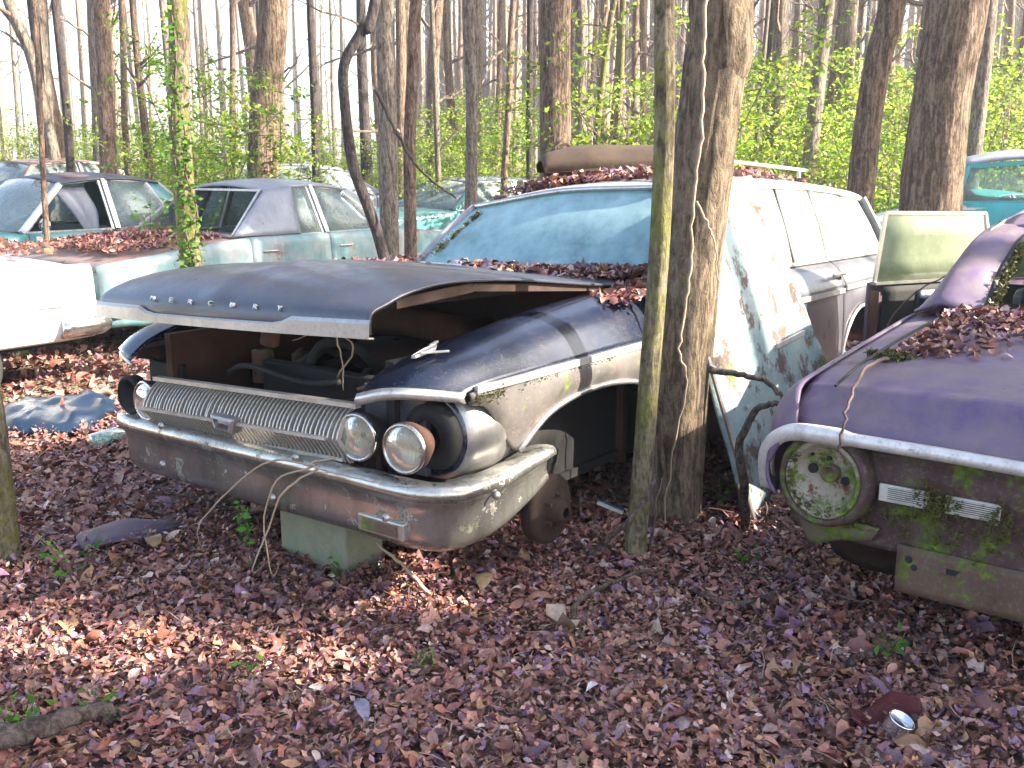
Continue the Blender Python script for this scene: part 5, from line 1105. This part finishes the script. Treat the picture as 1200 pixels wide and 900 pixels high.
# sticks and branches
for lab, pts, r, m in [
   ('grey lichened log end in the lower left corner', [G(-30,868,.08),G(40,855,.09),G(90,838,.09),G(135,828,.08)], .042, 'stick'),
   ('pale straight stick leaning against the bumper', [tuple(G(507,700)), at(470,660,3.45), Wp(.62,.1,.26)], .009, 'paletwig'),
   ('forked branch lying in front of the twin trunks', [G(682,755,.05),G(672,712,.10),G(700,690,.12),G(745,672,.10),G(780,668,.05)], .012, 'stick'),
   ('broken branch leaning at the foot of the twin trunks', [G(690,650,.05),at(720,625,3.7),at(745,600,3.7),at(770,560,3.75)], .014, 'stick'),
   ('thin twig standing beside the slim twin trunk', [G(760,650,.03),at(768,600,3.75),at(775,560,3.8)], .006, 'darktwig'),
   ('dead bent branch propped against the purple car corner', [G(874,618,.02),at(870,560,3.85),at(866,520,3.85),at(884,482,3.85),at(905,474,3.85),at(925,472,3.9)], .022, 'stick'),
   ('dead arched branch reaching from the twin trunk to the purple car', [at(832,434,4.2),at(860,438,4.15),at(895,446,4.1),at(912,460,4.0),at(920,472,3.9)], .016, 'stick'),
   ('long fallen branch on the leaves before the purple car', [G(795,682,.05),G(850,706,.06),G(900,698,.06),G(945,678,.05)], .014, 'stick'),
   ('dark branch in the shade under the purple car', [G(960,790,.05),G(1010,770,.06),G(1060,752,.05),G(1120,745,.04)], .016, 'stick'),
   ('thin grey stick across the shaded leaves at the right', [G(1000,803,.04),G(1060,810,.05),G(1180,826,.04)], .010, 'stick'),
   ('thin curved twig below the round tail lamp', [G(962,690,.05),G(990,700,.08),G(1030,706,.06)], .007, 'darktwig'),
   ('short stick in front of the concrete block', [G(300,675,.04),G(340,672,.05),G(400,668,.04)], .008, 'stick'),
   ('stick lying behind the block under the bumper', [G(160,575,.04),G(220,582,.05),G(290,592,.04)], .009, 'stick'),
   ('dark twig slanting through the leaves left of centre', [G(245,745,.03),G(260,715,.05),G(272,690,.04)], .006, 'darktwig'),
   ('long dark twig curving across the lower middle leaves', [G(420,850,.04),G(470,862,.05),G(530,880,.04)], .007, 'darktwig'),
   ('reddish stick hooked over the lip of the purple trunk', [tuple(P_MAT @ Vector(q)) for q in ((-.60,.45,pdeck(-.6,.45)+.02),(-.59,.2,.925),(-.575,.0,.84),(-.57,-.07,.74),(-.575,-.075,.68))], .008, 'darktwig'),
   ('thin bare stick across the two-tone sedan trunk', [tuple(TW_MAT @ Vector(q)) for q in ((-.35,3.75,1.05),(-.6,4.1,1.0),(-.9,4.45,.93))], .018, 'darktwig'),
   ('long bare branch curving down beside the thin grey trunks', [at(440,105,8.8),at(462,150,8.7),at(485,190,8.6),at(510,215,8.5),at(535,232,8.4)], .018, 'bark_dark'),
   ('thin curved twig before the green door window', [at(1035,400,5.7),at(1050,365,5.65),at(1085,335,5.6),at(1130,315,5.6),at(1165,296,5.6)], .006, 'darktwig')]:
    strand('fallen_branch' if 'twig' not in lab else 'twig', lab, 'branch', pts, r, M[m], .003, seg=7)
# scattered short twigs
for i in range(26):
    x, y = rng.uniform(-2,2), rng.uniform(2.6,5.5)
    if abs(x) > .5*y: continue
    a = rng.uniform(0,6.28); l_ = rng.uniform(.08,.28); z = gz(x,y)+.05
    o = strand('small_twig', 'short thin twig lost among the fallen leaves', 'twig', [(x,y,z),(x+math.cos(a)*l_*.5,y+math.sin(a)*l_*.5,z+.015),(x+math.cos(a+.3)*l_,y+math.sin(a+.3)*l_,z-.01)], .0035, M['darktwig'], 0, seg=5); o['group'] = 'short twigs among the leaves'
# some large single leaves
for px, py, s, c, lab in [(567,684,.15,(.40,.27,.14),'large tan leaf lying right of the bumper'),(655,740,.16,(.36,.26,.20),'large pale leaf left of the forked branch'),(180,636,.15,(.36,.22,.10),'tan leaf beside the dark purple scrap'),(695,815,.06,(.55,.52,.58),'small whitish leaf in the lower middle'),(770,745,.10,(.34,.26,.21),'pale leaf right of the forked branch'),(425,840,.12,(.22,.20,.27),'bluish leaf in the bottom left middle'),(632,705,.12,(.3,.15,.1),'red-brown leaf below the brake drum'),(930,838,.10,(.33,.15,.09),'rusty leaf left of the tin can')]:
    p = ground_at(px,py,.05); me = leaf_mesh('leaf', [(0,0,0)], [s], .12, np.array([c])); o = link('fallen_leaf', me, M['leaf']); o.location = (p.x,p.y,gz(p.x,p.y)+.065); tag(o, lab, 'leaf')
# tin can with red rag
p = ground_at(1047,880); tc = empty('tin_can', (p.x,p.y,gz(p.x,p.y)+.05), R_(20), 'shiny ribbed tin can lying on the leaves at the lower right', 'can')
prof = [(-.05,.0),(-.05,.037)]+[(-.045+.009*i,.036+.0012*(i%2)) for i in range(11)]+[(.05,.037),(.05,.033),(.0,.032)]
MB().lathe([(a*.8,b*1.0) for a,b in prof],(0,0,.0),(.25,-.35,1),24).build('can_body', plain('tin',(.7,.72,.76),.22,.95,.25,20,.1), tc, smooth=True)
rgm = plain('red_rag',(.07,.006,.008),.9,0,.4,14)
rg_ = empty('red_rag', (p.x-.0,p.y+.10,gz(p.x,p.y)+.05), 0, 'dark red scrap of cloth behind the tin can', 'cloth')
sheet('cloth', [[(x,y+.02*math.sin(x*30),.0+.025*math.sin(x*26+y*20)+.02*math.cos(y*40)) for x in (-.10,-.065,-.03,.03,.065,.10)] for y in (-.05,0,.05)], rgm, rg_, 4, 4, .004, .012, 20)
# chrome strip by the trees
b0 = at(700,588,3.9); cs = empty('chrome_strip', b0, 0, 'short bright chrome strip poking out by the twin trunks', 'car part'); q = at(730,600,3.88)-b0
MB().bar((0,0,0),tuple(q),.03,.012).build('strip', M['trim'], cs); MB().bar((0,0,.009),tuple(q+Vector((0,0,.009))),.008,.008).build('rib', M['tarp'], cs)
b0 = at(640,640,3.75)
# blue tarp
tp = empty('blue_tarp', (0,0,0), 0, 'crumpled blue tarp on the leaves left of the wagon', 'tarp'); c0 = ground_at(66,495); tp.location = (c0.x,c0.y,gz(c0.x,c0.y))
rows = []
for j in range(12):
    row = []
    for i in range(16):
        a, b = (i/15-.5)*2, (j/11-.5)*2; e = max(0,1-(abs(a)**2.4+abs(b)**2.4)); x = a*.36+.04*fnoise(a*2,b*2,1.3); y = b*.42+.05*fnoise(b*2,a*2,1.1)
        row.append((x,y,.02+.13*e**.6*(.75+.5*fnoise(a,b,1.6))+.035*abs(fnoise(a+5,b,4,3))))
    rows.append(row)
sheet('cloth', rows, M['tarp'], tp, 2, 2, .004)
pb = ground_at(128,525); bt = empty('plastic_bottle', (pb.x,pb.y,.05), R_(35), 'pale green clear plastic bottle at the left bumper end', 'bottle')
MB().lathe([(-.11,.0),(-.11,.04),(.05,.045),(.09,.02),(.12,.015),(.125,0)],(0,0,.02),(1,.3,.05),16).build('bottle_body', glass('pale_bottle',(.7,.95,.9),.3,(.6,.8,.75)), bt, smooth=True)
pb = ground_at(150,640); sc = empty('dark_scrap', (pb.x,pb.y,gz(pb.x,pb.y)+.05), .4, 'dark purple scrap of sheet lying on the leaves at the left', 'debris')
sheet('sheet', [[(-.18,-.1,0),(0,-.12,.02),(.2,-.08,.0)],[(-.2,.05,.01),(0,.06,.03),(.22,.05,.015)],[(-.12,.14,0),(0,.16,.02),(.15,.13,0)]], plain('purple_scrap',(.06,.035,.07),.6), sc, 3, 3, .006)

# ivy on the left-hand trunk, weeds on the two-tone trunk and beside the white car
iv = empty('ivy', at(224,318,7.45), 0, 'green ivy climbing the trunk beside the two-tone sedan', 'vine'); b0 = iv.location.copy(); pts = []; mb = MB()
for k in range(3):
    line = []
    for t in np.linspace(0,1,16):
        px = 224-16*t+(k-1)*9+5*math.sin(t*9+k*2); line.append(at(px, 318-(300-70*k)*t, 7.48)-b0)
        for _ in range(9): pts.append(tuple(line[-1]+Vector(rng.normal(0,.05,3))*(1 if t < .7 else .6)+Vector((0,-.03,0))))
    mb.tube(line, .008, 5, False)
mb.build('stem', M['darktwig'], iv); link('foliage', leaf_cloud('foliage', pts, .06, np.array([[.10,.24,.03],[.16,.32,.04],[.07,.16,.02]]), .2), M['green'], iv)
p = TW_MAT @ Vector((-.45,4.2,.97)); sprig('green weed sprouting from the leaves on the two-tone trunk', tuple(p), 8, .34, .06)
for px, py, n, h, lab in [(150,392,16,.32,'bushy bright green weeds under the white car bumper'),(185,388,12,.24,'bright green weeds beside the far fender of the wagon'),(20,425,12,.22,'bright green weeds at the left edge before the white car'),(60,408,10,.18,'low green weeds before the white car side')]:
    p = ground_at(px,py); sprig(lab, (p.x,p.y,gz(p.x,p.y)+.02), n, h, .06)
# ------------------------------------------------------------ volume added to imitate bright glare over the wood
hb = MB().box((-310,-310,-1.5),(310,310,30)).me('veil'); hm = bpy.data.materials.new('glare_veil'); hm.use_nodes = True; hn = hm.node_tree.nodes; hn.remove(hn['Principled BSDF'])
pv = hn.new('ShaderNodeVolumePrincipled'); pv.inputs['Color'].default_value = (.92,.94,.97,1); pv.inputs['Density'].default_value = .0018; pv.inputs['Anisotropy'].default_value = .2
hm.node_tree.links.new(pv.outputs[0], hn['Material Output'].inputs['Volume']); tag(link('veil', hb, hm), 'thin pale haze added to imitate glare over the wood', 'veil', kind='stuff')
